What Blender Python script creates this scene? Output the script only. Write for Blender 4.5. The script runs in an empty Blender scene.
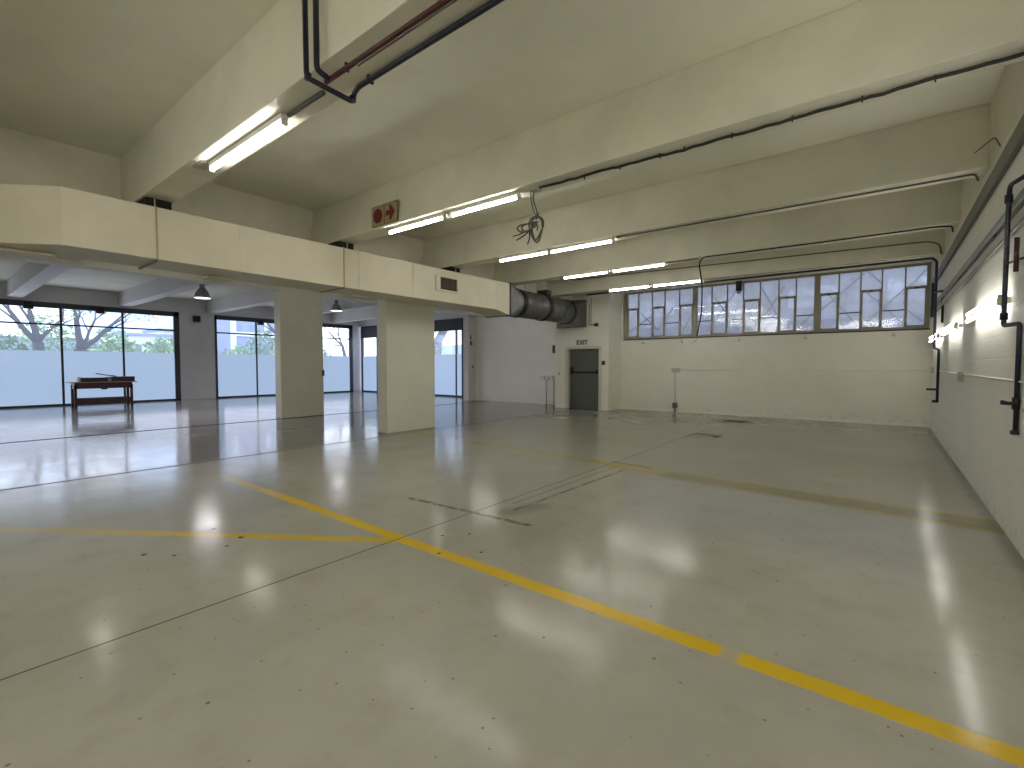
import bpy, math, random
from mathutils import Vector, Matrix

random.seed(7)
S = bpy.context.scene
COL = S.collection
PI = math.pi

# ------------------------------------------------------------------ materials
def newmat(name):
    m = bpy.data.materials.new(name); m.use_nodes = True
    nt = m.node_tree
    b = nt.nodes["Principled BSDF"]
    return m, nt, b

def lin(c):
    return tuple(((v/255.0)/12.92 if v/255.0 <= 0.04045 else ((v/255.0+0.055)/1.055)**2.4) for v in c) + (1.0,)

class N:
    """tiny node helper"""
    def __init__(s, nt): s.nt = nt; s.L = nt.links
    def n(s, t, **k):
        o = s.nt.nodes.new(t)
        for a, v in k.items(): setattr(o, a, v)
        return o
    def m(s, op, a, b=None, c=None, clamp=False):
        o = s.nt.nodes.new('ShaderNodeMath'); o.operation = op; o.use_clamp = clamp
        for i, v in enumerate((a, b, c)):
            if v is None: continue
            if isinstance(v, (int, float)): o.inputs[i].default_value = v
            else: s.L.new(v, o.inputs[i])
        return o.outputs[0]
    def mix(s, f, a, b):
        o = s.nt.nodes.new('ShaderNodeMix'); o.data_type = 'RGBA'
        for sock, v in ((o.inputs[0], f), (o.inputs[6], a), (o.inputs[7], b)):
            if isinstance(v, (int, float)): sock.default_value = v
            elif isinstance(v, tuple): sock.default_value = v
            else: s.L.new(v, sock)
        return o.outputs[2]
    def noise(s, vec, scale, detail=3, rough=0.5):
        o = s.nt.nodes.new('ShaderNodeTexNoise')
        o.inputs['Scale'].default_value = scale; o.inputs['Detail'].default_value = detail
        o.inputs['Roughness'].default_value = rough
        if vec is not None: s.L.new(vec, o.inputs['Vector'])
        return o.outputs['Fac']
    def ramp(s, f, a, b):
        """smooth 0..1 between a and b"""
        o = s.nt.nodes.new('ShaderNodeMapRange'); o.interpolation_type = 'SMOOTHSTEP'
        o.inputs[1].default_value = a; o.inputs[2].default_value = b
        o.inputs[3].default_value = 0.0; o.inputs[4].default_value = 1.0
        s.L.new(f, o.inputs[0]); return o.outputs[0]

def simple(name, col, rough=0.5, metal=0.0, noise=0.0, nscale=3.0, bump=0.0, bscale=60.0, spec=0.5):
    m, nt, b = newmat(name); h = N(nt)
    b.inputs['Roughness'].default_value = rough
    b.inputs['Metallic'].default_value = metal
    b.inputs['Specular IOR Level'].default_value = spec
    g = h.n('ShaderNodeNewGeometry').outputs['Position']
    c = lin(col)
    if noise > 0:
        f = h.noise(g, nscale, 4, 0.6)
        d = tuple(v*(1-noise) for v in c[:3]) + (1,)
        e = tuple(min(1, v*(1+noise)) for v in c[:3]) + (1,)
        nt.links.new(h.mix(h.ramp(f, 0.3, 0.7), d, e), b.inputs['Base Color'])
    else:
        b.inputs['Base Color'].default_value = c
    if bump > 0:
        bp = h.n('ShaderNodeBump'); bp.inputs['Strength'].default_value = bump
        bp.inputs['Distance'].default_value = 0.01
        nt.links.new(h.noise(g, bscale, 3), bp.inputs['Height'])
        nt.links.new(bp.outputs[0], b.inputs['Normal'])
    return m

def painted_block(name, col, axis, rough=0.55, scuff=True):
    """painted masonry: block courses show only as relief and faint joint shading"""
    m, nt, b = newmat(name); h = N(nt)
    g = h.n('ShaderNodeNewGeometry').outputs['Position']
    sp = h.n('ShaderNodeSeparateXYZ'); nt.links.new(g, sp.inputs[0])
    cb = h.n('ShaderNodeCombineXYZ')
    nt.links.new(sp.outputs[1 if axis == 'x' else 0], cb.inputs[0])
    nt.links.new(sp.outputs[2], cb.inputs[1])
    br = h.n('ShaderNodeTexBrick')
    br.inputs['Scale'].default_value = 1.0
    br.inputs['Mortar Size'].default_value = 0.008
    br.inputs['Mortar Smooth'].default_value = 0.6
    br.inputs['Brick Width'].default_value = 0.45
    br.inputs['Row Height'].default_value = 0.225
    br.inputs['Color1'].default_value = (1, 1, 1, 1); br.inputs['Color2'].default_value = (.93, .93, .93, 1)
    br.inputs['Mortar'].default_value = (0.0, 0.0, 0.0, 1)
    nt.links.new(cb.outputs[0], br.inputs['Vector'])
    fac = br.outputs['Fac']
    c = lin(col)
    n1 = h.ramp(h.noise(g, 1.1, 4, 0.6), 0.25, 0.75)
    base = h.mix(n1, tuple(v*0.93 for v in c[:3])+(1,), c)
    base = h.mix(h.m('MULTIPLY', fac, 0.06), base, tuple(v*0.55 for v in c[:3])+(1,))
    if scuff:
        # faint grey scuffs low down on the wall
        low = h.m('SUBTRACT', 1.0, h.ramp(sp.outputs[2], 0.0, 0.35))
        sc = h.m('MULTIPLY', h.m('MULTIPLY', h.ramp(h.noise(g, 7, 5, 0.7), 0.5, 0.72), low), 0.45)
        base = h.mix(sc, base, lin((120, 112, 92)))
    nt.links.new(base, b.inputs['Base Color'])
    b.inputs['Roughness'].default_value = rough
    b.inputs['Specular IOR Level'].default_value = 0.3
    hh = h.m('ADD', h.m('MULTIPLY', fac, -1.0), h.m('MULTIPLY', h.noise(g, 26, 4, 0.65), 0.8))
    bp = h.n('ShaderNodeBump'); bp.inputs['Strength'].default_value = 0.4
    bp.inputs['Distance'].default_value = 0.008
    nt.links.new(hh, bp.inputs['Height']); nt.links.new(bp.outputs[0], b.inputs['Normal'])
    return m

def emis(name, col, strength):
    m = bpy.data.materials.new(name); m.use_nodes = True
    nt = m.node_tree; nt.nodes.clear()
    e = nt.nodes.new('ShaderNodeEmission'); o = nt.nodes.new('ShaderNodeOutputMaterial')
    e.inputs[0].default_value = col; e.inputs[1].default_value = strength
    nt.links.new(e.outputs[0], o.inputs[0]); return m

WALLC = (226, 224, 212)
M = {}
M['wall_x'] = painted_block('painted_blockwork_side', WALLC, 'x')
M['wall_y'] = painted_block('painted_blockwork_end', (222, 219, 206), 'y')
M['wall_far'] = painted_block('painted_blockwork_far', (236, 233, 226), 'y')
M['plaster'] = simple('painted_plaster', (220, 217, 202), 0.6, noise=0.05, nscale=0.9, bump=0.15, bscale=18, spec=0.25)
M['plaster_far'] = simple('painted_plaster_lounge', (212, 207, 206), 0.6, noise=0.04, nscale=0.9, bump=0.1, bscale=18, spec=0.25)
M['ceil'] = simple('ceiling_paint', (228, 225, 208), 0.75, noise=0.06, nscale=0.7, bump=0.12, bscale=12, spec=0.15)
M['beam'] = simple('beam_paint', (219, 215, 197), 0.6, noise=0.06, nscale=1.3, bump=0.2, bscale=9, spec=0.25)
M['column'] = simple('column_paint', (218, 215, 200), 0.55, noise=0.04, nscale=1.3, bump=0.2, bscale=14, spec=0.25)
M['duct'] = simple('painted_duct_sheet', (212, 206, 184), 0.5, noise=0.035, nscale=2.0, bump=0.1, bscale=5, spec=0.3)
M['ductseam'] = simple('duct_seam', (165, 157, 130), 0.6)
M['galv'] = simple('galvanised_steel', (96, 96, 91), 0.42, metal=0.45, noise=0.22, nscale=5, bump=0.05)
M['galvdark'] = simple('dark_sheet_steel', (38, 38, 36), 0.5, metal=0.4)
M['greychannel'] = simple('grey_steel_channel', (112, 112, 102), 0.45, metal=0.2, noise=0.12, nscale=4)
M['greylight'] = simple('pale_trunking', (178, 176, 160), 0.5, noise=0.05)
M['greydark'] = simple('dark_grey_conduit', (88, 88, 82), 0.5)
M['black'] = simple('black_plastic', (18, 18, 20), 0.45)
M['navy'] = simple('dark_blue_pipe_paint', (22, 26, 44), 0.35, noise=0.15, nscale=8)
M['maroon'] = simple('maroon_pipe_paint', (66, 28, 26), 0.4, noise=0.2, nscale=6)
M['rubber'] = simple('black_cable', (26, 24, 22), 0.6)
M['cablegrey'] = simple('grey_cable', (92, 88, 72), 0.6)
M['white'] = simple('white_plastic', (215, 213, 200), 0.4)
M['door'] = simple('grey_door_paint', (84, 86, 78), 0.42, noise=0.05, nscale=2)
M['doorframe'] = simple('cream_frame_paint', (198, 194, 174), 0.45)
M['steelframe'] = simple('taupe_window_steel', (142, 136, 118), 0.5, noise=0.06)
M['alu'] = simple('dark_aluminium', (64, 66, 72), 0.4, metal=0.3)
M['wood'] = simple('dark_red_wood', (58, 26, 22), 0.4, noise=0.25, nscale=9)
M['woodedge'] = simple('worn_bench_edge', (150, 132, 118), 0.5)
M['red'] = simple('red_sign_ink', (112, 16, 34), 0.5)
M['signback'] = simple('aged_sign_plate', (160, 150, 108), 0.5, noise=0.08, nscale=9)
M['signrim'] = simple('sign_rim', (110, 104, 60), 0.5)
M['signwhite'] = simple('exit_plate', (205, 203, 190), 0.5)
M['darkhole'] = simple('dark_gap_fill', (30, 27, 20), 0.9)
M['shutter'] = simple('dark_roller_blind', (66, 66, 72), 0.7)
M['drain'] = simple('drain_iron', (62, 58, 46), 0.6, noise=0.3, nscale=20)
M['drainyellow'] = simple('worn_yellow_paint', (150, 136, 66), 0.5, noise=0.3, nscale=14)
M['tube'] = emis('fluorescent_tube_glow', (0.99, 0.975, 0.92, 1), 35.0)
M['walltube'] = emis('wall_tube_glow', (0.99, 0.975, 0.92, 1), 14.0)
M['bulb'] = emis('highbay_lens_glow', (1.0, 0.97, 0.92, 1), 3.0)
M['lampshade'] = simple('spun_aluminium_shade', (150, 148, 152), 0.45, metal=0.2)

def glass(name, tint=(0.93, 0.97, 1.0, 1), refl=0.08):
    m = bpy.data.materials.new(name); m.use_nodes = True
    nt = m.node_tree; nt.nodes.clear(); h = N(nt)
    t = h.n('ShaderNodeBsdfTransparent'); t.inputs[0].default_value = tint
    g = h.n('ShaderNodeBsdfGlossy'); g.inputs['Roughness'].default_value = 0.02
    lw = h.n('ShaderNodeLayerWeight'); lw.inputs[0].default_value = 0.35
    mx = h.n('ShaderNodeMixShader'); o = h.n('ShaderNodeOutputMaterial')
    nt.links.new(h.m('MULTIPLY', lw.outputs['Fresnel'], refl*4, clamp=True), mx.inputs[0])
    nt.links.new(t.outputs[0], mx.inputs[1]); nt.links.new(g.outputs[0], mx.inputs[2])
    e = h.n('ShaderNodeEmission'); e.inputs[0].default_value = (0.75, 0.82, 1.0, 1); e.inputs[1].default_value = 0.07  # faint bluish glow painted in as veiling glare on the panes
    ad = h.n('ShaderNodeAddShader'); nt.links.new(mx.outputs[0], ad.inputs[0]); nt.links.new(e.outputs[0], ad.inputs[1])
    nt.links.new(ad.outputs[0], o.inputs[0]); return m
M['glass'] = glass('clear_window_glass')

def frosted(name, col, tcol, glow, clear=0.0, wires=False):
    """light-diffusing sheet: translucent with daylight painted in as emission"""
    m = bpy.data.materials.new(name); m.use_nodes = True
    nt = m.node_tree; nt.nodes.clear(); h = N(nt)
    g = h.n('ShaderNodeNewGeometry').outputs['Position']
    tr = h.n('ShaderNodeBsdfTranslucent'); tr.inputs[0].default_value = tcol
    gl = h.n('ShaderNodeBsdfGlossy'); gl.inputs['Roughness'].default_value = 0.15 if not wires else 0.06
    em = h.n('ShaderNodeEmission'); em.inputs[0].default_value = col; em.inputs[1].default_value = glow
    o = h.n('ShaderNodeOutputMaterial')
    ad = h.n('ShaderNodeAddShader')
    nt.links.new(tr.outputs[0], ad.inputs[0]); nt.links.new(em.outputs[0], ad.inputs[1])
    last = ad.outputs[0]
    if clear > 0:
        tp = h.n('ShaderNodeBsdfTransparent'); tp.inputs[0].default_value = (0.84, 0.87, 0.92, 1)
        mx = h.n('ShaderNodeMixShader')
        f = h.m('MULTIPLY', h.ramp(h.noise(g, 1.6, 3), 0.3, 0.7), clear*0.6)
        nt.links.new(h.m('ADD', f, clear*0.6), mx.inputs[0])
        nt.links.new(last, mx.inputs[1]); nt.links.new(tp.outputs[0], mx.inputs[2]); last = mx.outputs[0]
    mx = h.n('ShaderNodeMixShader'); mx.inputs[0].default_value = 0.05
    nt.links.new(last, mx.inputs[1]); nt.links.new(gl.outputs[0], mx.inputs[2])
    nt.links.new(mx.outputs[0], o.inputs[0]); return m
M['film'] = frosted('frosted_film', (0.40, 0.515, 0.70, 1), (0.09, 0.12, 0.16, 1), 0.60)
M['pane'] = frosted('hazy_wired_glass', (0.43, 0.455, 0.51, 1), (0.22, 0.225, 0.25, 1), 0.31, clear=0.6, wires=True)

# --------------------------------------------------- floor: paint, lines, joints
def floor_mat():
    m, nt, b = newmat('painted_concrete_floor'); h = N(nt)
    g = h.n('ShaderNodeNewGeometry').outputs['Position']
    sp = h.n('ShaderNodeSeparateXYZ'); nt.links.new(g, sp.inputs[0])
    X, Y = sp.outputs[0], sp.outputs[1]
    big = h.noise(g, 0.45, 5, 0.6); med = h.noise(g, 2.6, 5, 0.65); fine = h.noise(g, 22, 4, 0.7)
    base = h.mix(h.ramp(big, 0.3, 0.7), lin((154, 151, 139)), lin((168, 165, 153)))
    base = h.mix(h.m('MULTIPLY', h.ramp(med, 0.45, 0.75), 0.35), base, lin((138, 132, 114)))
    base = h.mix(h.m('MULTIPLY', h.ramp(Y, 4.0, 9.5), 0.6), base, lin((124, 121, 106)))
    # beyond the threshold strip the paint is newer and paler
    far = h.m('SUBTRACT', 1.0, h.ramp(X, -13.56, -13.50))
    base = h.mix(far, base, lin((158, 156, 158)))
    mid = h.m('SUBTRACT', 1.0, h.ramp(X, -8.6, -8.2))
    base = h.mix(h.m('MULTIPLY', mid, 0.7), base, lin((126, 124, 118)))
    dist = lambda v, c: h.m('ABSOLUTE', h.m('SUBTRACT', v, c))
    def seg(ax, ay, bx, by, w, soft=0.012, wob=0.02, nz=None):
        L2 = (bx-ax)**2+(by-ay)**2; dx, dy = bx-ax, by-ay
        t = h.m('ADD', h.m('MULTIPLY', h.m('SUBTRACT', X, ax), dx/L2), h.m('MULTIPLY', h.m('SUBTRACT', Y, ay), dy/L2), clamp=True)
        ex = h.m('SUBTRACT', h.m('SUBTRACT', X, ax), h.m('MULTIPLY', t, dx))
        ey = h.m('SUBTRACT', h.m('SUBTRACT', Y, ay), h.m('MULTIPLY', t, dy))
        d = h.m('SQRT', h.m('ADD', h.m('MULTIPLY', ex, ex), h.m('MULTIPLY', ey, ey)))
        d = h.m('ADD', d, h.m('MULTIPLY', h.m('SUBTRACT', nz if nz is not None else fine, 0.5), wob))
        return h.m('SUBTRACT', 1.0, h.ramp(d, w-soft, w+soft))
    # bright yellow bay line with its worn gap and faded left end
    yel = seg(-7.35, 2.59, 1.2, 2.59, 0.060, 0.006, 0.035)
    gap = h.m('SUBTRACT', 1.0, h.m('MULTIPLY', h.m('SUBTRACT', 1.0, h.ramp(dist(X, -0.60), 0.015, 0.07)), 0.85))
    wear = h.ramp(med, 0.30, 0.42)
    fadeL = h.ramp(X, -8.0, -4.8)
    yel = h.m('MULTIPLY', h.m('MULTIPLY', yel, gap), h.m('ADD', h.m('MULTIPLY', fadeL, 0.7), 0.25))
    base = h.mix(yel, base, lin((202, 168, 22)))
    br = seg(-3.30, 2.52, -8.6, -1.03, 0.055, 0.008, 0.03)
    br = h.m('MULTIPLY', br, h.m('ADD', h.m('MULTIPLY', h.ramp(X, -7.2, -4.6), 0.6), 0.3))
    base = h.mix(br, base, lin((190, 162, 40)))
    # old double line by the far bays, worn and dirty
    worn = h.m('MULTIPLY', h.ramp(h.noise(g, 5.0, 5, 0.75), 0.36, 0.62), 0.75)
    o1 = seg(-8.4, 6.95, -3.0, 6.55, 0.07, 0.03, 0.06)
    o2 = seg(-3.2, 6.45, 0.95, 6.05, 0.085, 0.03, 0.06)
    o3 = seg(-3.6, 6.66, 0.95, 6.40, 0.07, 0.03, 0.06)
    old = h.m('MULTIPLY', h.m('MAXIMUM', h.m('MAXIMUM', o1, o2), o3), h.m('ADD', worn, 0.35))
    base = h.mix(old, base, lin((158, 140, 58)))
    dirt = h.m('MULTIPLY', seg(-2.2, 6.42, 0.95, 6.22, 0.20, 0.14, 0.2, med), 0.6)
    base = h.mix(dirt, base, lin((112, 102, 72)))
    o4 = h.m('MULTIPLY', seg(-1.6, 14.4, 0.5, 14.5, 0.08, 0.05, 0.05), 0.35)
    base = h.mix(o4, base, lin((150, 132, 60)))
    # saw-cut joints
    j1 = h.m('SUBTRACT', 1.0, h.ramp(dist(X, -3.285), 0.004, 0.012))
    j2 = h.m('SUBTRACT', 1.0, h.ramp(dist(X, -8.35), 0.018, 0.04))
    j3 = h.m('SUBTRACT', 1.0, h.ramp(dist(X, -13.43), 0.05, 0.09))
    base = h.mix(h.m('MULTIPLY', j1, 0.75), base, lin((62, 56, 44)))
    base = h.mix(h.m('MULTIPLY', j2, 0.75), base, lin((58, 54, 48)))
    base = h.mix(h.m('MULTIPLY', j3, 0.85), base, lin((52, 52, 54)))
    # tyre and patch marks
    st = seg(-4.19, 3.46, -2.62, 3.56, 0.035, 0.02, 0.06)
    st = h.m('MULTIPLY', st, h.m('ADD', h.m('MULTIPLY', h.ramp(h.noise(g, 9, 4, .7), .35, .6), .7), 0.1))
    base = h.mix(st, base, lin((70, 64, 50)))
    s2 = h.m('MULTIPLY', seg(-3.0, 3.85, -2.93, 6.3, 0.02, 0.015, 0.03), h.m('MULTIPLY', h.ramp(h.noise(g, 3, 5, .7), .35, .6), .8))
    base = h.mix(s2, base, lin((66, 60, 46)))
    s3 = h.m('MULTIPLY', seg(-3.15, 4.0, -3.12, 6.6, 0.012, 0.012, 0.02), 0.5)
    base = h.mix(s3, base, lin((80, 72, 56)))
    s4 = h.m('MULTIPLY', seg(-3.0, 3.75, -2.9, 4.1, 0.12, 0.1, 0.15, med), 0.45)
    base = h.mix(s4, base, lin((88, 82, 66)))
    s5 = h.m('MULTIPLY', seg(-3.3, 6.75, -2.7, 6.7, 0.03, 0.025, 0.1), 0.7)
    base = h.mix(s5, base, lin((70, 62, 46)))
    # dark drips in two clusters, and pits all over
    def spots(scale, thr, cx=None, cy=None, r=None, sz=1.0):
        v = h.n('ShaderNodeTexVoronoi'); v.inputs['Scale'].default_value = scale
        nt.links.new(g, v.inputs['Vector'])
        sel = h.n('ShaderNodeSeparateColor'); nt.links.new(v.outputs['Color'], sel.inputs[0])
        k = h.m('SUBTRACT', 1.0, h.ramp(v.outputs['Distance'], 0.09*sz, 0.16*sz))
        k = h.m('MULTIPLY', k, h.m('GREATER_THAN', sel.outputs[0], thr))
        if cx is not None:
            dx = h.m('SUBTRACT', X, cx); dy = h.m('SUBTRACT', Y, cy)
            dd = h.m('SQRT', h.m('ADD', h.m('MULTIPLY', dx, dx), h.m('MULTIPLY', dy, dy)))
            k = h.m('MULTIPLY', k, h.m('LESS_THAN', dd, r))
        return k
    base = h.mix(h.m('MULTIPLY', spots(5.5, 0.38, -4.6, 1.42, 0.48), 0.9), base, lin((34, 32, 28)))
    base = h.mix(h.m('MULTIPLY', spots(8.0, 0.4, -2.85, 2.8, 0.34), 0.9), base, lin((34, 32, 28)))
    base = h.mix(h.m('MULTIPLY', spots(9.0, 0.92, sz=0.7), 0.65), base, lin((52, 48, 40)))
    base = h.mix(h.m('MULTIPLY', spots(22.0, 0.93, sz=1.1), 0.6), base, lin((60, 55, 45)))
    # darker strip against the right hand wall
    base = h.mix(h.m('MULTIPLY', h.ramp(h.m('ADD', X, h.m('MULTIPLY', med, 0.12)), 0.80, 0.92), 0.5), base, lin((70, 66, 54)))
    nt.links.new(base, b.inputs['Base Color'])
    r = h.m('ADD', 0.125, h.m('MULTIPLY', h.ramp(h.noise(g, 1.3, 5, 0.7), 0.3, 0.75), 0.09))
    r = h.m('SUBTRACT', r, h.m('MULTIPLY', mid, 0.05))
    r = h.m('ADD', r, h.m('MULTIPLY', h.m('MAXIMUM', j2, j3), 0.6))
    nt.links.new(r, b.inputs['Roughness'])
    js = h.m('MAXIMUM', j2, j3)
    nt.links.new(h.m('SUBTRACT', 0.115, h.m('MULTIPLY', js, 0.115)), b.inputs['Specular IOR Level'])
    jk = js
    bp = h.n('ShaderNodeBump'); bp.inputs['Strength'].default_value = 0.11; bp.inputs['Distance'].default_value = 0.02
    hh = h.m('ADD', h.m('MULTIPLY', h.noise(g, 3.2, 3, 0.5), 0.7), h.m('MULTIPLY', h.noise(g, 30, 3), 0.06))
    hh = h.m('SUBTRACT', hh, h.m('MULTIPLY', j1, 0.2))
    nt.links.new(hh, bp.inputs['Height']); nt.links.new(bp.outputs[0], b.inputs['Normal'])
    return m
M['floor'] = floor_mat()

# ------------------------------------------------------------------ mesh builder
class MB:
    def __init__(s): s.v = []; s.f = []; s.sm = []
    def face_add(s, vs, fs, smooth=False):
        o = len(s.v); s.v += [tuple(v) for v in vs]
        for f in fs: s.f.append(tuple(i+o for i in f)); s.sm.append(smooth)
        return s
    def box(s, x0, y0, z0, x1, y1, z1):
        x0, x1 = min(x0, x1), max(x0, x1); y0, y1 = min(y0, y1), max(y0, y1); z0, z1 = min(z0, z1), max(z0, z1)
        vs = [(x0,y0,z0),(x1,y0,z0),(x1,y1,z0),(x0,y1,z0),(x0,y0,z1),(x1,y0,z1),(x1,y1,z1),(x0,y1,z1)]
        return s.face_add(vs, [(0,3,2,1),(4,5,6,7),(0,1,5,4),(1,2,6,5),(2,3,7,6),(3,0,4,7)])
    def prism(s, poly, axis, a, b):
        """poly: list of 2D points, extruded along axis from a to b"""
        n = len(poly)
        def p(q, t):
            return (t, q[0], q[1]) if axis == 'x' else (q[0], t, q[1]) if axis == 'y' else (q[0], q[1], t)
        vs = [p(q, a) for q in poly] + [p(q, b) for q in poly]
        fs = [tuple(range(n))[::-1], tuple(range(n, 2*n))] + [(i, (i+1) % n, n+(i+1) % n, n+i) for i in range(n)]
        return s.face_add(vs, fs)
    def tube(s, pts, r, seg=10, bend=0.0, smooth=True, closed=False):
        pts = [Vector(p) for p in pts]
        if bend > 0 and len(pts) > 2:
            out = [pts[0]]
            for i in range(1, len(pts)-1):
                a, b, c = pts[i-1], pts[i], pts[i+1]
                k = min(bend, (a-b).length*0.45, (c-b).length*0.45)
                p0 = b+(a-b).normalized()*k; p1 = b+(c-b).normalized()*k
                for j in range(6):
                    t = j/5; out.append(p0*(1-t)**2 + b*2*t*(1-t) + p1*t*t)
            out.append(pts[-1]); pts = out
        n = len(pts); rings = []
        rr = r if isinstance(r, (list, tuple)) else [r]*n
        t = (pts[1]-pts[0]).normalized()
        up = Vector((0, 0, 1)) if abs(t.z) < 0.9 else Vector((1, 0, 0))
        u = t.cross(up).normalized()
        vs = []
        for i in range(n):
            if i == 0: t = pts[1]-pts[0]
            elif i == n-1: t = pts[-1]-pts[-2]
            else: t = (pts[i+1]-pts[i]).normalized()+(pts[i]-pts[i-1]).normalized()
            if t.length < 1e-9: t = pts[i]-pts[i-1]
            t.normalize()
            u = (u - t*u.dot(t))
            if u.length < 1e-6: u = t.orthogonal()
            u.normalize(); w = t.cross(u)
            for k in range(seg):
                a = 2*PI*k/seg
                vs.append(pts[i]+(u*math.cos(a)+w*math.sin(a))*rr[i])
        fs = []
        for i in range(n-1):
            for k in range(seg):
                k2 = (k+1) % seg
                fs.append((i*seg+k, i*seg+k2, (i+1)*seg+k2, (i+1)*seg+k))
        s.face_add(vs, fs, smooth)
        o = len(s.v)-len(vs)
        s.f.append(tuple(o+k for k in range(seg))[::-1]); s.sm.append(False)
        s.f.append(tuple(o+(n-1)*seg+k for k in range(seg))); s.sm.append(False)
        return s
    def lathe(s, prof, c, axis='z', seg=24, smooth=True):
        vs = []
        for r, z in prof:
            for k in range(seg):
                a = 2*PI*k/seg; p = (r*math.cos(a), r*math.sin(a))
                if axis == 'z': vs.append((c[0]+p[0], c[1]+p[1], c[2]+z))
                elif axis == 'y': vs.append((c[0]+p[0], c[1]+z, c[2]+p[1]))
                else: vs.append((c[0]+z, c[1]+p[0], c[2]+p[1]))
        fs = []
        for i in range(len(prof)-1):
            for k in range(seg):
                k2 = (k+1) % seg; fs.append((i*seg+k, i*seg+k2, (i+1)*seg+k2, (i+1)*seg+k))
        return s.face_add(vs, fs, smooth)
    def build(s, name, mat, parent=None, bevel=0.0, loc=None):
        me = bpy.data.meshes.new(name)
        vs = s.v
        if loc is not None: vs = [(v[0]-loc[0], v[1]-loc[1], v[2]-loc[2]) for v in vs]
        me.from_pydata(vs, [], s.f); me.update()
        me.polygons.foreach_set('use_smooth', s.sm)
        import bmesh
        bm = bmesh.new(); bm.from_mesh(me); bmesh.ops.recalc_face_normals(bm, faces=bm.faces); bm.to_mesh(me); bm.free()
        me.materials.append(mat)
        o = bpy.data.objects.new(name, me); COL.objects.link(o)
        if loc is not None: o.location = loc
        if parent is not None: o.parent = parent
        if bevel > 0:
            md = o.modifiers.new('bevel', 'BEVEL'); md.width = bevel; md.segments = 2; md.limit_method = 'ANGLE'
        return o

def tag(o, label, cat, group=None, kind=None):
    o['label'] = label; o['category'] = cat
    if group: o['group'] = group
    if kind: o['kind'] = kind
    return o
def empty(name, loc, label, cat, group=None, kind=None, rz=0.0):
    o = bpy.data.objects.new(name, None); COL.objects.link(o)
    o.location = loc; o.rotation_euler = (0, 0, rz); o.empty_display_size = 0.1
    return tag(o, label, cat, group, kind)
def child(name, mb, mat, root, bevel=0.0):
    """mb written in root-local coordinates"""
    return mb.build(name, mat, root, bevel)
def at(root, mb, name, mat, bevel=0.0):
    l = root.location
    mb.v = [(v[0]-l[0], v[1]-l[1], v[2]-l[2]) for v in mb.v]
    return mb.build(name, mat, root, bevel)
def struct(name, mb, mat, label, cat, bevel=0.0):
    return tag(mb.build(name, mat, None, bevel), label, cat, kind='structure')

RX = 0.88           # right wall face
BY = 15.35          # back wall face
CZ = 4.46           # ceiling
BZ = 3.72           # beam soffit
FX = -24.4          # window wall of the far room
NY = -5.0           # wall behind
SY = 16.4           # side glazing of the far room
BEAMS = [-3.57, -0.82, 1.93, 4.73, 7.48, 10.1, 12.74]
SOF = {10.1: 3.735, 12.74: 3.75}
BW = 0.35

# ------------------------------------------------------------------ room shell
fm = MB().box(FX-0.25, NY-0.2, -0.2, RX+0.25, SY+0.25, 0.0)
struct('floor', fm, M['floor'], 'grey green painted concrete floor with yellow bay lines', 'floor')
struct('ceiling', MB().box(FX-0.25, NY-0.2, CZ, RX+0.25, SY+0.25, CZ+0.2), M['ceil'], 'cream painted concrete ceiling slab between the beams', 'ceiling')
struct('wall_right', MB().box(RX, NY-0.2, 0, RX+0.25, BY+0.25, CZ), M['wall_x'], 'long white painted block wall with pipes and tube lights on the right', 'wall')
struct('wall_near', MB().box(FX-0.25, NY-0.2, 0, RX, NY, CZ), M['plaster'], 'white painted wall behind the viewpoint', 'wall')
w = MB()
w.box(-7.25, BY, 0, RX, BY+0.25, 2.40)
w.box(-7.25, BY, 4.02, RX, BY+0.25, CZ)
w.box(-7.25, BY, 2.40, -7.20, BY+0.25, 4.02)
w.box(0.83, BY, 2.40, RX, BY+0.25, 4.02)
struct('wall_back', w, M['wall_y'], 'white painted block wall under the long high window band', 'wall')
# block with the exit door, standing forward of the back wall
w = MB()
w.box(-9.37, 14.40, 0, -8.86, BY+0.25, CZ)
w.box(-7.58, 14.40, 0, -7.25, BY+0.25, CZ)
w.box(-8.86, 14.40, 2.12, -7.58, BY+0.25, CZ)
w.box(-8.86, 14.62, 0, -7.58, BY+0.25, 2.12)
struct('wall_door', w, M['plaster'], 'projecting white wall holding the grey exit door', 'wall')
struct('wall_back_left', MB().box(-14.2, BY+0.05, 0, -9.37, BY+0.3, CZ), M['wall_far'], 'white painted block wall left of the exit door', 'wall')
struct('wall_pier', MB().box(-14.5, 14.95, 0, -14.2, SY+0.25, CZ), M['plaster_far'], 'narrow white wall end right of the far glass door', 'wall')
struct('wall_far_left', MB().box(FX-0.25, NY, 0, FX, -2.0, CZ).box(FX-0.25, -2.0, 3.86, FX, SY+0.25, CZ)
       .box(FX-0.25, 7.33, 0, FX, 8.72, 3.86).box(FX-0.25, 15.95, 0, FX, SY+0.25, 3.86),
       M['plaster_far'], 'far white wall with dark framed full height windows', 'wall')
struct('wall_side_glazing', MB().box(FX, SY, 3.80, -14.5, SY+0.25, CZ).box(-21.6, SY, 0, -19.0, SY+0.25, 3.8)
       .box(-15.9, SY, 0, -14.5, SY+0.25, 3.8), M['plaster_far'], 'white side wall of the far room around glass doors', 'wall')

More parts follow.
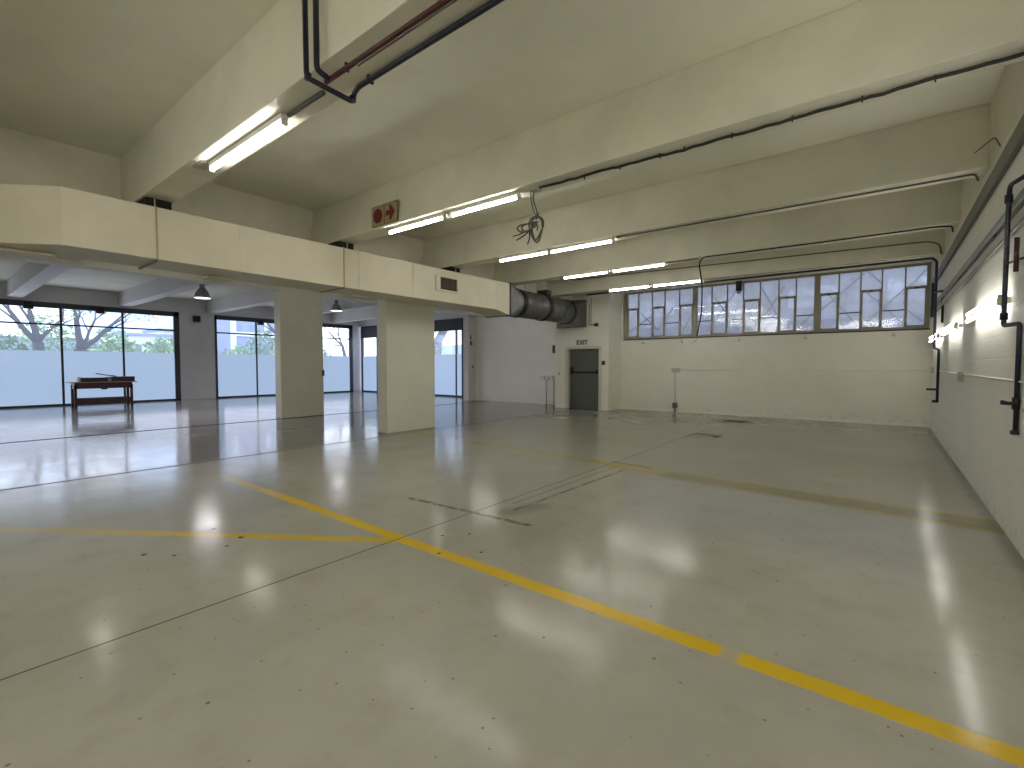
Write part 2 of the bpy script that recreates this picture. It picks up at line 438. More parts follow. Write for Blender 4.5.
# beams: right bay and far room
names_b = ['fifth beam from the window wall, behind the viewpoint', 'sixth beam, just behind the viewpoint',
           'nearest concrete ceiling beam, carrying the dark blue pipes', 'second ceiling beam with black cable and red sign',
           'third ceiling beam with grey conduit on its underside', 'fourth ceiling beam with conduit curving to the right wall',
           'farthest ceiling beam just before the high windows']
for y, l in zip(BEAMS, names_b):
    tp = 0.12 if y > 3 else 0.0
    b = MB().prism([(y, SOF.get(y, BZ)), (y+BW, SOF.get(y, BZ)), (y+BW, CZ), (y+tp, CZ)], 'x', -13.6, RX)
    struct('ceiling_beam', b, M['beam'], l, 'beam', bevel=0.008)
for y, l in zip((-4.2, -1.0, 2.13, 5.25, 8.4, 11.55, 14.6), ('far room ceiling beam behind the left edge', 'far room ceiling beam nearest the left edge', 'far room ceiling beam left of the bench window lamp', 'far room ceiling beam ending over the bench window', 'far room ceiling beam ending at the white pier', 'far room ceiling beam beyond the farther column', 'far room ceiling beam by the side glazing')):
    struct('lounge_beam', MB().box(FX, y, 3.93, -13.8, y+0.38, CZ), M['plaster_far'], l, 'beam')
struct('spandrel_beam', MB().box(-9.0, NY, BZ, -8.65, 14.4, CZ), M['beam'], 'lengthwise concrete beam behind the cream duct', 'beam')
struct('threshold_beam', MB().box(-13.85, NY, 3.63, -13.50, BY, CZ), M['column'], 'lengthwise downstand beam over the far room opening', 'beam')
struct('edge_beam', MB().box(RX-0.02, NY, 3.62, RX, BY, CZ), M['beam'], 'plaster band along the top of the right wall', 'beam')
# columns
struct('column', MB().box(-9.0, 6.5, 0, -8.65, 7.92, BZ), M['column'], 'nearer white rectangular column under the cream duct', 'column', bevel=0.012)
struct('column', MB().box(-13.85, 6.5, 0, -13.5, 7.8, 3.63), M['column'], 'farther white column left of the nearer one', 'column', bevel=0.012)
# skirting
struct('baseboard_back', MB().box(-7.25, BY-0.012, 0, RX, BY, 0.07), M['plaster'], 'low painted skirting on the back wall', 'skirting')

# ------------------------------------------------------------------ door
dr = empty('door_1', (-8.22, 14.5, 0), 'grey steel emergency exit door with black push bar', 'door', kind='structure')
d = MB().box(-0.60, 0.03, 0.01, 0.60, 0.075, 2.08)
child('door_leaf', d, M['door'], dr, 0.004)
f = MB().box(-0.64, -0.12, 0, -0.605, 0.1, 2.12).box(0.605, -0.12, 0, 0.64, 0.1, 2.12).box(-0.64, -0.12, 2.085, 0.64, 0.1, 2.12)
f.box(-0.71, -0.125, 0, -0.64, -0.101, 2.19).box(0.64, -0.125, 0, 0.71, -0.101, 2.19).box(-0.64, -0.125, 2.12, 0.64, -0.101, 2.19)
child('door_frame', f, M['doorframe'], dr, 0.003)
p = MB().tube([(-0.50, -0.05, 1.29), (0.50, -0.05, 1.29)], 0.024, 10)
p.box(-0.55, -0.06, 1.22, -0.48, 0.03, 1.46).box(0.48, -0.06, 1.24, 0.55, 0.03, 1.38)
child('panic_bar', p, M['black'], dr, 0.004)
child('threshold', MB().box(-0.57, -0.1, 0.0, 0.57, 0.1, 0.012), M['galvdark'], dr)

# EXIT sign over the door
sg = empty('exit_sign', (-8.27, 14.385, 2.315), 'small EXIT sign in black letters above the grey door', 'sign')
child('sign_plate', MB().box(-0.25, 0, -0.10, 0.25, 0.012, 0.10), M['signwhite'], sg)
def letters(txt, w, hgt, t, gapx, x0, z0):
    """block letters from strokes, facing -Y"""
    mb = MB(); x = x0
    for ch in txt:
        def bar(a, b):
            ax, az = a; bx, bz = b; dx, dz = bx-ax, bz-az; L = math.hypot(dx, dz); nx, nz = -dz/L*t/2, dx/L*t/2
            q = [(x+ax+nx, z0+az+nz), (x+ax-nx, z0+az-nz), (x+bx-nx, z0+bz-nz), (x+bx+nx, z0+bz+nz)]
            mb.prism(q, 'y', -0.006, 0.002)
        if ch == 'E':
            bar((t/2, 0), (t/2, hgt)); bar((0, t/2), (w, t/2)); bar((0, hgt/2), (w*0.85, hgt/2)); bar((0, hgt-t/2), (w, hgt-t/2)); x += w+gapx
        elif ch == 'X':
            bar((0.01, 0), (w-0.01, hgt)); bar((0.01, hgt), (w-0.01, 0)); x += w+gapx
        elif ch == 'I':
            bar((t/2, 0), (t/2, hgt)); x += t+gapx
        elif ch == 'T':
            bar((w/2, 0), (w/2, hgt)); bar((0, hgt-t/2), (w, hgt-t/2)); x += w+gapx
    return mb
child('lettering', letters('EXIT', 0.105, 0.15, 0.03, 0.022, -0.195, -0.075), M['black'], sg)

cp = empty('fire_call_point', (-7.43, 14.4, 1.60), 'small dark red and black call point beside the exit door', 'call point')
child('case', MB().box(-0.055, -0.05, -0.07, 0.055, 0.0, 0.07), M['black'], cp, 0.006)
child('push_panel', MB().box(-0.03, -0.056, -0.03, 0.03, -0.05, 0.03), M['maroon'], cp)
tag(MB().box(-9.23, 14.375, 1.18, -9.17, 14.4, 1.26).build('light_switch', M['greylight'], None, 0.003), 'small pale switch left of the exit door', 'switch')

# ------------------------------------------------------------------ back window band
edges = [[-7.06, -6.66, -6.18, -5.75, -5.27, -4.83], [-4.72, -4.27, -3.82, -3.37, -2.92, -2.44, -2.01, -1.56], [-1.46, -1.02, -0.55, -0.11, 0.35, 0.77]]
kinds = ['CFCFC', 'FCFCFCF', 'CFCFC']
ulab = ['left section of the high steel window band', 'middle section of the high steel window band, seven lights wide', 'right section of the high steel window band']
Z0, Z1 = 2.46, 3.98
for ui, (ed, kd) in enumerate(zip(edges, kinds)):
    xc = (ed[0]+ed[-1])/2
    r = empty('window_%d' % (ui+1), (xc, BY+0.10, Z0), ulab[ui], 'window', kind='structure')
    H = Z1-Z0
    fr = MB(); a, b = ed[0]-xc, ed[-1]-xc
    fr.box(a-(0.13 if ui == 0 else 0.055), -0.04, -0.05, a+0.02, 0.04, H+0.03).box(b-0.02, -0.04, -0.05, b+0.055, 0.04, H+0.03)
    fr.box(a, -0.04, -0.05, b, 0.04, 0.02).box(a, -0.04, H-0.02, b, 0.04, H+0.03)
    child('window_frame', fr, M['steelframe'], r, 0.004)
    for x in ed[1:-1]:
        child('mullion', MB().box(x-xc-0.016, -0.03, 0.02, x-xc+0.016, 0.03, H-0.02), M['steelframe'], r)
    for i, k in enumerate(kd):
        x0, x1 = ed[i]-xc+0.018, ed[i+1]-xc-0.018
        if k == 'C':
            zb = 0.98
            s_ = MB().box(x0, -0.045, zb-0.03, x1, 0.03, zb+0.035)
            s_.box(x0, -0.045, 0.02, x0+0.03, 0.02, zb).box(x1-0.03, -0.045, 0.02, x1, 0.02, zb).box(x0, -0.045, 0.02, x1, 0.02, 0.055)
            so = child('sash', s_, M['steelframe'], r)
            xm = (x0+x1)/2
            MB().box(xm-0.035, -0.075, zb-0.03, xm+0.035, -0.045, zb).build('latch', M['black'], so)
        else:
            child('glazing_bar', MB().box(x0, -0.02, 0.435, x1, 0.02, 0.46), M['galvdark'], r)
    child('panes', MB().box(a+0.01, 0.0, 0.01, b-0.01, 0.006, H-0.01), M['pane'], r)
struct('trim_1', MB().box(-7.17, BY-0.02, 2.385, 0.83, BY+0.12, 2.415), M['galvdark'], 'dark metal sill strip along the high windows', 'sill')
struct('trim_2', MB().box(-7.17, BY+0.02, 4.0, 0.83, BY+0.14, 4.02), M['steelframe'], 'metal head strip above the high windows', 'trim')
# outside the high windows: bracing on the outer face, neighbouring wall and eave
r = empty('window_bracing', (-3.2, BY+0.2, 3.2), 'thin diagonal bracing bars outside the high windows', 'bracing')
for (x0, z0, x1, z1) in [(-7.0,2.7,-6.2,3.2),(-6.6,3.3,-6.0,2.7),(-6.0,2.7,-5.5,3.4),(-5.2,2.6,-4.8,3.3),(-4.4,2.6,-3.5,3.9),(-3.5,2.6,-4.4,3.9),(-3.0,2.6,-2.3,3.8),(-2.3,2.6,-2.9,3.8),
                         (-2.0,2.5,-1.5,3.1),(-1.45,3.0,-0.5,3.9),(-1.3,3.5,-0.55,2.5),(-0.5,2.55,0.4,3.5),(-0.5,3.5,0.3,2.6),(0.3,3.3,0.8,3.95),(0.35,2.95,0.8,2.5),(-0.4,3.95,-0.1,3.6)]:
    at(r, MB().tube([(x0, BY+0.14, z0), (x1, BY+0.14, z1)], 0.016, 6), 'brace', M['galvdark'])
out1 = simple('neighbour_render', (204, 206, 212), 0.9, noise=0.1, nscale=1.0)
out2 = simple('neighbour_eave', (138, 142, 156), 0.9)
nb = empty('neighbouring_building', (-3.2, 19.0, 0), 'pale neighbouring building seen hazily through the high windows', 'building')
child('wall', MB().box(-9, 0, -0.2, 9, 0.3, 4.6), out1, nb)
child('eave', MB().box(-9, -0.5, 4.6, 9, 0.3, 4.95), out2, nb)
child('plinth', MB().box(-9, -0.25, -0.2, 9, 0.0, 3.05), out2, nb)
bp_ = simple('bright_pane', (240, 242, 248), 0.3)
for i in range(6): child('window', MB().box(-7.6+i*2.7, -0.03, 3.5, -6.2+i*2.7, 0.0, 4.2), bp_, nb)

# ------------------------------------------------------------------ dark framed far windows
def glazing(idx, u0, u1, mull, axis, pos, zt, label, transom=3.05, film=2.07, sgn=1):
    """full-height glazing; u runs along the wall. axis 'x': wall plane x=pos ; axis 'y': plane y=pos"""
    c = (u0+u1)/2
    loc = (pos, c, 0) if axis == 'x' else (c, pos, 0)
    r = empty('window_%d' % idx, loc, label, 'window', kind='structure')
    def bx(mb, a, b, za, zb, d0, d1):
        if axis == 'x': mb.box(d0, a-c, za, d1, b-c, zb)
        else: mb.box(a-c, d0, za, b-c, d1, zb)
    fr = MB()
    bx(fr, u0, u0+0.10, 0, zt, -0.08, 0.06); bx(fr, u1-(0.2 if idx in (4, 6) else 0.10), u1, 0, zt, -0.08, 0.06)
    bx(fr, u0, u1, 0, 0.07, -0.08, 0.06); bx(fr, u0, u1, zt-0.20, zt, -0.08, 0.06)
    child('window_frame', fr, M['alu'], r, 0.004)
    for m_ in mull:
        q = MB(); bx(q, m_-0.035, m_+0.035, 0.07, zt-0.12, -0.06, 0.04); child('mullion', q, M['alu'], r)
    if transom:
        q = MB(); bx(q, u0+0.09, u1-0.09, transom-0.03, transom+0.03, -0.05, 0.035); child('transom', q, M['alu'], r)
    q = MB(); bx(q, u0+0.05, u1-0.05, 0.05, zt-0.1, -0.004, 0.004); child('panes', q, M['glass'], r)
    q = MB(); s = 0.012 if sgn > 0 else -0.016
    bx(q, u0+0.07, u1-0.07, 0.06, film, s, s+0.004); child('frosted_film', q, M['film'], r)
    return r
glazing(4, -2.0, 7.33, [-0.15, 1.68, 3.53, 5.37], 'x', FX-0.05, 3.86, 'wide dark framed window with trees behind, at far left')
glazing(5, 8.72, 13.0, [10.58, 11.9], 'x', FX-0.05, 3.86, 'dark framed window between white pier and farther column')
glazing(6, 13.0, 15.95, [14.5-0.5], 'x', FX-0.05, 3.86, 'dark framed corner window seen between the two columns')
glazing(7, -24.2, -21.6, [-22.72], 'y', SY+0.05, 3.80, 'glass side window with dark blind seen between the columns', transom=None, sgn=-1)
glazing(8, -19.0, -15.9, [-16.4], 'y', SY+0.05, 3.80, 'glass door with dark blind right of the nearer column', transom=None, sgn=-1)
tag(MB().box(-24.15, SY-0.08, 3.12, -21.65, SY-0.04, 3.72).build('roller_blind', M['shutter'], None), 'half lowered dark blind on the glass between the columns', 'blind')
tag(MB().box(-18.95, SY-0.08, 3.22, -15.92, SY-0.04, 3.78).build('roller_blind', M['shutter'], None), 'half lowered dark blind right of the nearer column', 'blind')
# handrail-like bar seen through the side glazing
# black floodlights at the window head
fl_lab = ['black spotlight above the far left window, leftmost', 'black spotlight above the left window, over the bench', 'black spotlight on the white pier between far windows', 'black spotlight over the window beside the farther column']
for (y, z), l in zip([(2.66, 3.70), (4.64, 3.70), (7.96, 3.62), (10.72, 3.66)], fl_lab):
    r = empty('spotlight', (FX+0.0, y, z), l, 'spotlight', 'black spotlights along the far window wall')
    child('bracket', MB().box(0.0, -0.04, 0.05, 0.08, 0.04, 0.12), M['black'], r)
    child('lamp_body', MB().box(0.06, -0.13, -0.14, 0.24, 0.13, 0.12), M['black'], r, 0.02)

# ------------------------------------------------------------------ ducting
# cream rectangular duct
D0, D1 = -8.30, -7.50
top, bot = 3.57, 2.88
def loft(mb, rings):
    n = len(rings[0]); o = len(mb.v); vs = [p for rg in rings for p in rg]
    fs = []
    for i in range(len(rings)-1):
        for k in range(n):
            k2 = (k+1) % n; fs.append((i*n+k, i*n+k2, (i+1)*n+k2, (i+1)*n+k))
    fs.append(tuple(range(n))[::-1]); fs.append(tuple((len(rings)-1)*n+k for k in range(n)))
    mb.face_add(vs, fs)
du = MB()
rg = lambda xa, xb, y, ya, zt, zb: [(xb, y, zt), (xa, ya, zt), (xa, ya, zb), (xb, y, zb)]
loft(du, [rg(-9.6, -8.75, -0.25, 0.35, top-0.03, bot), rg(D0, D1, 1.12, 1.28, top, bot+0.02), rg(D0, D1, 4.8, 4.8, top, bot), rg(D0, D1, 8.9, 8.9, top+0.01, bot), rg(D0, D1, 9.42, 9.42, top+0.02, 2.79)])
dt = empty('air_duct', (-7.9, 5.0, 2.88), 'long cream painted rectangular air duct hung below the beams', 'air duct')
at(dt, du, 'duct_casing', M['duct'], 0.006)
for y in (2.03, 4.75):
    s_ = MB(); e = 0.012
    s_.box(D1, y-0.009, bot-e, D1+e, y+0.009, top+e).box(D0-e, y-0.009, bot-e-0.01, D1+e, y+0.009, bot+0.005).box(D0, y-0.009, top, D1+e, y+0.009, top+e)
    at(dt, s_, 'seam_flange', M['ductseam'])
for y in (1.12, 3.05, 5.05, 6.3, 8.3, 8.95):
    s_ = MB().box(D1-0.002, y-0.006, bot+0.01, D1+0.004, y+0.006, top-0.005)
    at(dt, s_, 'panel_joint', M['duct'])
at(dt, MB().box(D0-0.02, 9.42, 2.77, D1+0.02, 9.45, 3.61), 'end_flange', M['galvdark'])
for y, hh in ((0.9, 0.5), (3.0, 0.35), (5.6, 0.6)):
    s_ = MB().box(D0-0.12, y-hh/2, bot-0.03, D0+0.2, y+hh/2, bot+0.0)
    at(dt, s_, 'support_tray', M['duct'])
for y in (2.03, 4.85, 7.55, 9.3):
    at(dt, MB().tube([(D1-0.05, y, top-0.01), (D1-0.05, y, BZ+0.0)], 0.008, 6), 'hanger_rod', M['greylight'])
vt = empty('vent_grille', (D1, 7.23, 3.27), 'small slatted vent grille on the cream duct face', 'vent')
at(vt, MB().box(D1+.002, 6.90, 3.10, D1+0.03, 7.58, 3.14).box(D1, 6.90, 3.40, D1+0.03, 7.58, 3.44).box(D1, 6.90, 3.14, D1+0.03, 7.02, 3.40).box(D1, 7.53, 3.14, D1+0.03, 7.58, 3.40), 'frame', M['duct'], 0.004)
at(vt, MB().box(D1, 7.02, 3.14, D1+0.006, 7.53, 3.40), 'backing', M['darkhole'])
sl = MB()
for i in range(9):
    y = 7.05+i*0.056; sl.box(D1+0.006, y, 3.14, D1+0.022, y+0.016, 3.40)
at(vt, sl, 'slats', simple('vent_slat', (96, 84, 56), 0.5))
# dark blocks standing in for the shaded gap where beams cross the duct line
for y, l in zip((1.93, 4.73, 7.48), ('dark block standing in for the shaded gap under the nearest beam', 'dark block standing in for the shaded gap under the second beam', 'dark block standing in for the shaded gap under the third beam')):
    tag(MB().box(-8.25, y+0.03, top+0.022, -7.66, y+BW-0.03, BZ-0.001).build('gap_shade_block', M['darkhole'], None), l, 'shaded gap')

# bare steel round duct
rd = empty('round_duct', (-7.95, 11.5, 3.2), 'bare grey steel round duct linking cream duct to the door wall', 'air duct')
def rect2round(y0, rect, y1, c, r, n=32):
    mb = MB(); x0, x1, z0, z1 = rect; A = []; B = []
    for k in range(n):
        a = 2*PI*k/n + PI/4
        ca, sa = math.cos(a), math.sin(a)
        # square perimeter point
        m_ = max(abs(ca), abs(sa)); qx, qz = ca/m_, sa/m_
        # pull perimeter points into the corners so the flats read as triangles
        seg8 = int(((a-PI/4) % (2*PI))/(PI/2)+1e-6); t = (((a-PI/4) % (PI/2))/(PI/2))
        cor = [(1, 1), (-1, 1), (-1, -1), (1, -1)]
        c0, c1 = cor[seg8 % 4], cor[(seg8+1) % 4]
        qx, qz = (c0 if t < 0.5 else c1)
        A.append((x0+(qx+1)/2*(x1-x0), y0, z0+(qz+1)/2*(z1-z0)))
        B.append((c[0]+r*ca, y1, c[1]+r*sa))
    vs = A+B; fs = []
    for k in range(n):
        k2 = (k+1) % n; fs.append((k, k2, n+k2, n+k))
    mb.face_add(vs, fs); return mb
c0, c1 = (-7.9, 3.20), (-8.12, 3.24); R = 0.37
m_ = rect2round(9.45, (D0, D1, 2.80, 3.60), 10.1, c0, R); at(rd, m_, 'square_to_round_collar', M['galv'])
cy = MB().tube([(c0[0], 10.1, c0[1]), (c0[0]-0.02, 11.4, c0[1]+0.005), (c0[0]-0.06, 12.2, c0[1]+0.015), (c1[0], 13.1, c1[1])], R, 32)
at(rd, cy, 'round_section', M['galv'])
for y, x, z in ((10.14, -7.9, 3.2), (11.45, -7.925, 3.206), (13.05, -8.11, 3.237)):
    at(rd, MB().tube([(x, y-(0.12 if y == 11.45 else 0.05), z), (x-0.006, y+0.10, z)], R+0.018, 32), 'joint_band', M['galvdark'])
for y in (10.75, 12.2):
    at(rd, MB().tube([(-7.92, y-0.006, 3.206), (-7.922, y+0.006, 3.206)], R+0.006, 32), 'seam', M['galv'])
m_ = rect2round(14.30, (-9.23, -8.10, 2.85, 3.75), 13.1, c1, R); at(rd, m_, 'round_to_square_hood', M['galv'])
at(rd, MB().box(-9.24, 14.30, 2.84, -8.09, 14.40, 3.76), 'wall_flange', M['galv'], 0.004)
for y in (10.4, 11.5):
    for sx in (-0.2, 0.15):
        at(rd, MB().tube([(-7.92+sx, y, 3.5), (-7.92+sx, y, CZ)], 0.01, 6), 'hanger_rod', M['greylight'])
at(rd, MB().box(-8.05, 11.4, 3.55, -7.7, 11.62, 3.70), 'hanger_block', M['galvdark'])
at(rd, MB().box(-8.25, 9.5, 3.50, -7.85, 9.85, 3.66), 'damper_box', M['galvdark'])

# ------------------------------------------------------------------ fluorescent lights
def batten(x0, x1, y, zc, label, group, zs):
    cx = (x0+x1)/2; L = x1-x0
    r = empty('fluorescent_light', (cx, y, zc), label, 'light', group)
    child('housing', MB().box(-L/2+0.01, -0.032, 0.021, L/2-0.01, 0.032, zs-zc), M['white'], r, 0.004)
    child('tube', MB().tube([(-L/2+0.035, 0, 0.0), (L/2-0.035, 0, 0.0)], 0.019, 14), M['tube'], r)
    for s in (-1, 1):
        child('lamp_holder', MB().box(s*(L/2-0.035), -0.026, -0.026, s*(L/2), 0.026, 0.03), M['white'], r, 0.004)
    return r
rows = [(1, 2.10, 3.65, BZ, [(-5.86, -4.20)]), (2, 4.85, 3.65, BZ, [(-6.36, -5.06), (-4.94, -3.70)]), (3, 7.55, 3.65, BZ, [(-6.28, -5.06), (-5.03, -3.72)]),
        (4, 10.15, 3.69, SOF[10.1], [(-6.37, -5.12), (-5.04, -3.77)]), (5, 12.79, 3.71, SOF[12.74], [(-6.45, -5.19), (-5.11, -3.81)])]
ordn = {1: 'nearest', 2: 'second', 3: 'third', 4: 'fourth', 5: 'farthest'}
for k, yy, zt, zs, segs in rows:
    for j, (a, b) in enumerate(segs):
        lab = 'single bright fluorescent tube under the nearest ceiling beam' if k == 1 else '%s of two fluorescent tubes under the %s ceiling beam' % (('left', 'right')[j], ordn[k])
        batten(a, b, yy, zt, lab, 'ceiling fluorescent tubes', zs)
# the same fittings go on under the beams behind the viewpoint
for (yy, nm) in ((-0.65, 'first beam behind the viewpoint'), (-3.4, 'second beam behind the viewpoint')):
    for j, (a, b) in enumerate(((-6.3, -5.05), (-4.95, -3.7), (-2.2, -0.95), (-0.85, 0.4))):
        batten(a, b, yy, 3.65, '%s fluorescent tube from the left under the %s' % (('first', 'second', 'third', 'fourth')[j], nm), 'ceiling fluorescent tubes', BZ)
for j, (a, b) in enumerate(((-1.40, -0.20), (-0.12, 0.72))):
    batten(a, b, 2.12, 3.61, '%s added fluorescent tube under the nearest beam, unseen above the frame' % ('left', 'right')[j], 'ceiling fluorescent tubes', BZ)  # unseen tubes added to brighten the ceiling and second beam
for (yy, zt, zs, nm) in ((2.10, 3.65, BZ, 'nearest'), (4.9, 3.65, BZ, 'second'), (10.2, 3.66, SOF[10.1], 'fourth'), (12.85, 3.68, SOF[12.74], 'farthest')):
    batten(-12.0, -10.8, yy, zt, 'added fluorescent tube hidden in the aisle behind the duct, under the %s beam' % nm, 'ceiling fluorescent tubes', zs)  # hidden tubes added to light the farther column and back left wall
# mounting plate behind the nearest light
tag(MB().box(-6.1, 2.0, BZ-0.012, -5.85, 2.12, BZ).build('cable_stub', M['greylight'], None), 'small pale plate beside the nearest tube light', 'plate')

# right wall twin-tube lights
for (y0, y1, l) in ((-4.6, -2.8, 'twin tube light on the right wall, last behind the viewpoint'), (-1.3, 0.5, 'twin tube light on the right wall beside the viewpoint'), (2.8, 4.8, 'twin tube light on the right wall just out of view'), (6.15, 8.25, 'nearest twin tube light in view on the right wall'), (9.6, 11.4, 'middle twin tube light on the right wall'), (12.6, 14.6, 'farthest twin tube light on the right wall')):
    yc = (y0+y1)/2; L = y1-y0
    r = empty('wall_light', (RX, yc, 2.10), l, 'light', 'twin tube lights on the right wall')
    child('housing', MB().box(-0.045, -L/2+0.02, -0.03, 0, L/2-0.02, 0.03), M['white'], r, 0.004)
    for dz in (-0.045, 0.045):
        child('tube', MB().tube([(-0.085, -L/2+0.02, dz), (-0.085, L/2-0.02, dz)], 0.015, 12), M['walltube'], r)
    for s in (-1, 1):
        child('lamp_holder', MB().box(-0.095, s*(L/2-0.010), -0.052, -0.05, s*L/2, 0.052), M['greylight'], r, 0.004)

# ------------------------------------------------------------------ services on the right wall
tag(MB().prism([(0.835, 3.38), (RX-.002, 3.38), (RX-.002, 3.60), (0.865, 3.60), (0.835, 3.55)], 'y', NY+.02, BY-.02).build('steel_channel', M['greychannel'], None, 0.004), 'wide grey steel channel high along the right wall', 'channel')
tr = empty('cable_tray', (RX, 5.0, 2.78), 'pale grey cable tray running along the right wall', 'cable tray')
at(tr, MB().box(0.845, NY+.02, 2.70, RX-.002, BY-.02, 2.79), 'tray', M['greylight'], 0.004)
at(tr, MB().tube([(0.84, NY+.02, 2.875), (0.84, BY-0.02, 2.875)], 0.03, 10), 'conduit', M['greychannel'])
at(tr, MB().tube([(0.86, NY+.02, 2.815), (0.86, BY-0.02, 2.815)], 0.014, 8), 'conduit', M['greydark'])
at(tr, MB().tube([(0.85, NY+.02, 2.685), (0.85, BY-0.02, 2.685)], 0.012, 8), 'conduit', M['greydark'])
for y in (1, 4, 7, 10, 13):
    at(tr, MB().box(0.835, y, 2.84, RX-.002, y+0.03, 2.915), 'bracket', M['greychannel'])
# dado conduit and junction boxes
tag(MB().tube([(RX-0.012, NY, 1.36), (RX-0.012, 5.0, 1.37), (RX-0.012, 8.0, 1.38), (RX-0.012, BY-0.01, 1.40)], 0.009, 8).build('wall_conduit', M['white'], None), 'thin white conduit along the right wall at waist height', 'conduit')
tag(MB().box(RX-0.04, 9.3, 1.28, RX, 9.55, 1.42).build('socket_box', M['greylight'], None, 0.005), 'pale socket box on the right wall conduit', 'socket')
tag(MB().box(RX-0.05, 14.5, 1.34, RX, 14.75, 1.48).build('junction_box', M['greylight'], None, 0.005), 'pale junction box near the far right corner', 'junction box')

def downpipe(y, label, zend, hz):
    r = empty('wall_pipe', (0.74, y, zend), label, 'pipe', 'dark valve pipes on the right wall')
    P = MB().tube([(0.87, y-0.30, 3.04), (0.80, y-0.05, 3.04), (0.80, y, 2.98), (0.797, y, 1.85), (0.857, y-0.25, 1.85), (0.857, y-0.25, zend)], 0.018, 12, bend=0.035)
    at(r, P, 'pipe', M['navy'])
    at(r, MB().tube([(0.853, y-0.25, 1.24), (0.853, y-0.25, 1.14)], 0.025, 12), 'valve_body', M['black'])
    at(r, MB().tube([(0.855, y-0.25, hz), (0.81, y-0.24, hz), (0.775, y-0.22, hz+0.005), (0.765, y-0.22, hz+.005)], [0.015, 0.016, 0.022, 0.014], 10), 'lever', M['black'])
    at(r, MB().box(0.825, y-0.27, zend-0.018, 0.877, y-0.23, zend+0.018), 'end_cap', M['black'], 0.008)
    at(r, MB().tube([(0.797, y, 1.90), (0.797, y, 1.96)], 0.027, 12), 'coupling', M['black'])
    at(r, MB().tube([(0.80, y, 2.90), (0.80, y, 2.97)], 0.027, 12), 'coupling', M['black'])
    at(r, MB().tube([(0.80, y, 2.38), (0.85, y-.2, 2.38), (0.878, y-.3, 2.38)], 0.009, 8), 'stay', M['black'])
    return r
downpipe(5.88, 'nearer dark blue vertical pipe with black valve lever on right wall', 0.95, 1.19)
tag(MB().tube([(0.83, 5.68, 2.56), (0.83, 5.68, 2.28)], 0.017, 10).build('pipe_stub', M['maroon'], None), 'short maroon pipe stub under the cable tray', 'pipe')
r = empty('wall_pipe', (0.80, 13.0, 0.78), 'far dark vertical pipe with black valve lever near corner', 'pipe', 'dark valve pipes on the right wall')
at(r, MB().tube([(-7.3, 13.0, 3.70), (-3.7, 12.97, 3.695), (0.70, 12.9, 3.69), (0.77, 12.95, 3.63), (0.78, 13.0, 1.86), (0.85, 12.98, 1.84), (0.85, 13.0, 0.78)], 0.024, 10, bend=0.06), 'pipe', M['navy'])
at(r, MB().tube([(0.74, 13.05, 3.2), (0.74, 13.05, 2.5)], 0.035, 10), 'sleeve', M['black'])
at(r, MB().tube([(0.74, 12.8, 2.98), (0.86, 12.6, 2.98), (0.86, 12.6, 2.35)], 0.022, 8, bend=0.05), 'branch_pipe', M['black'])
at(r, MB().tube([(0.85, 13.0, 1.02), (0.68, 13.0, 1.02)], 0.022, 8), 'lever', M['black'])
at(r, MB().box(0.77, 12.97, 0.75, 0.87, 13.03, 0.80), 'end_cap', M['black'])

# ------------------------------------------------------------------ dark pipes round the nearest beam
r = empty('overhead_pipe', (-3.37, 1.85, 3.62), 'dark blue pipe looping under the nearest ceiling beam', 'pipe')
at(r, MB().tube([(-3.40, 1.86, CZ-.003), (-3.39, 1.86, 3.62), (-3.36, 2.23, 3.59), (-3.36, 2.235, 3.66), (-3.30, 2.24, 3.692), (RX-.03, 2.24, 3.692)], 0.020, 12, bend=0.04), 'pipe', M['navy'])
for p_ in ((-3.39, 1.87, 3.63), (-3.36, 2.225, 3.61)):
    at(r, MB().lathe([(0.0, -0.025), (0.026, -0.022), (0.026, 0.022), (0.0, 0.025)], p_, 'z', 12), 'coupling', M['navy'])
for x in (-3.15, -1.2):
    at(r, MB().box(x-0.01, 2.215, 3.665, x+0.01, 2.265, BZ), 'clip', M['black'])
r = empty('overhead_pipe', (-3.24, 1.87, 3.60), 'dark blue drop pipe turning into maroon pipe under nearest beam', 'pipe')
at(r, MB().tube([(-3.265, 1.87, CZ-.003), (-3.265, 1.87, 3.635), (-3.28, 1.97, 3.62)], 0.021, 12, bend=0.03), 'drop_pipe', M['navy'])
at(r, MB().tube([(-3.33, 1.98, 3.62), (-3.18, 1.99, 3.63), (RX-.03, 2.0, 3.63)], 0.019, 12), 'maroon_pipe', M['maroon'])
for x in (-3.08, -2.0):
    at(r, MB().box(x-0.006, 1.98, 3.61, x+0.006, 2.012, 3.67), 'clip', M['maroon'])
tag(MB().tube([(-3.6, 2.12, 3.70), (-4.17, 2.12, 3.70)], 0.018, 8).build('conduit_stub', M['greydark'], None), 'short grey conduit feeding the nearest tube light', 'conduit')
tag(MB().tube([(-3.1, 2.10, 3.71), (-1.45, 2.10, 3.71)], 0.008, 8).build('beam_conduit', M['cablegrey'], None), 'thin conduit between the two pipes under the nearest beam', 'conduit')

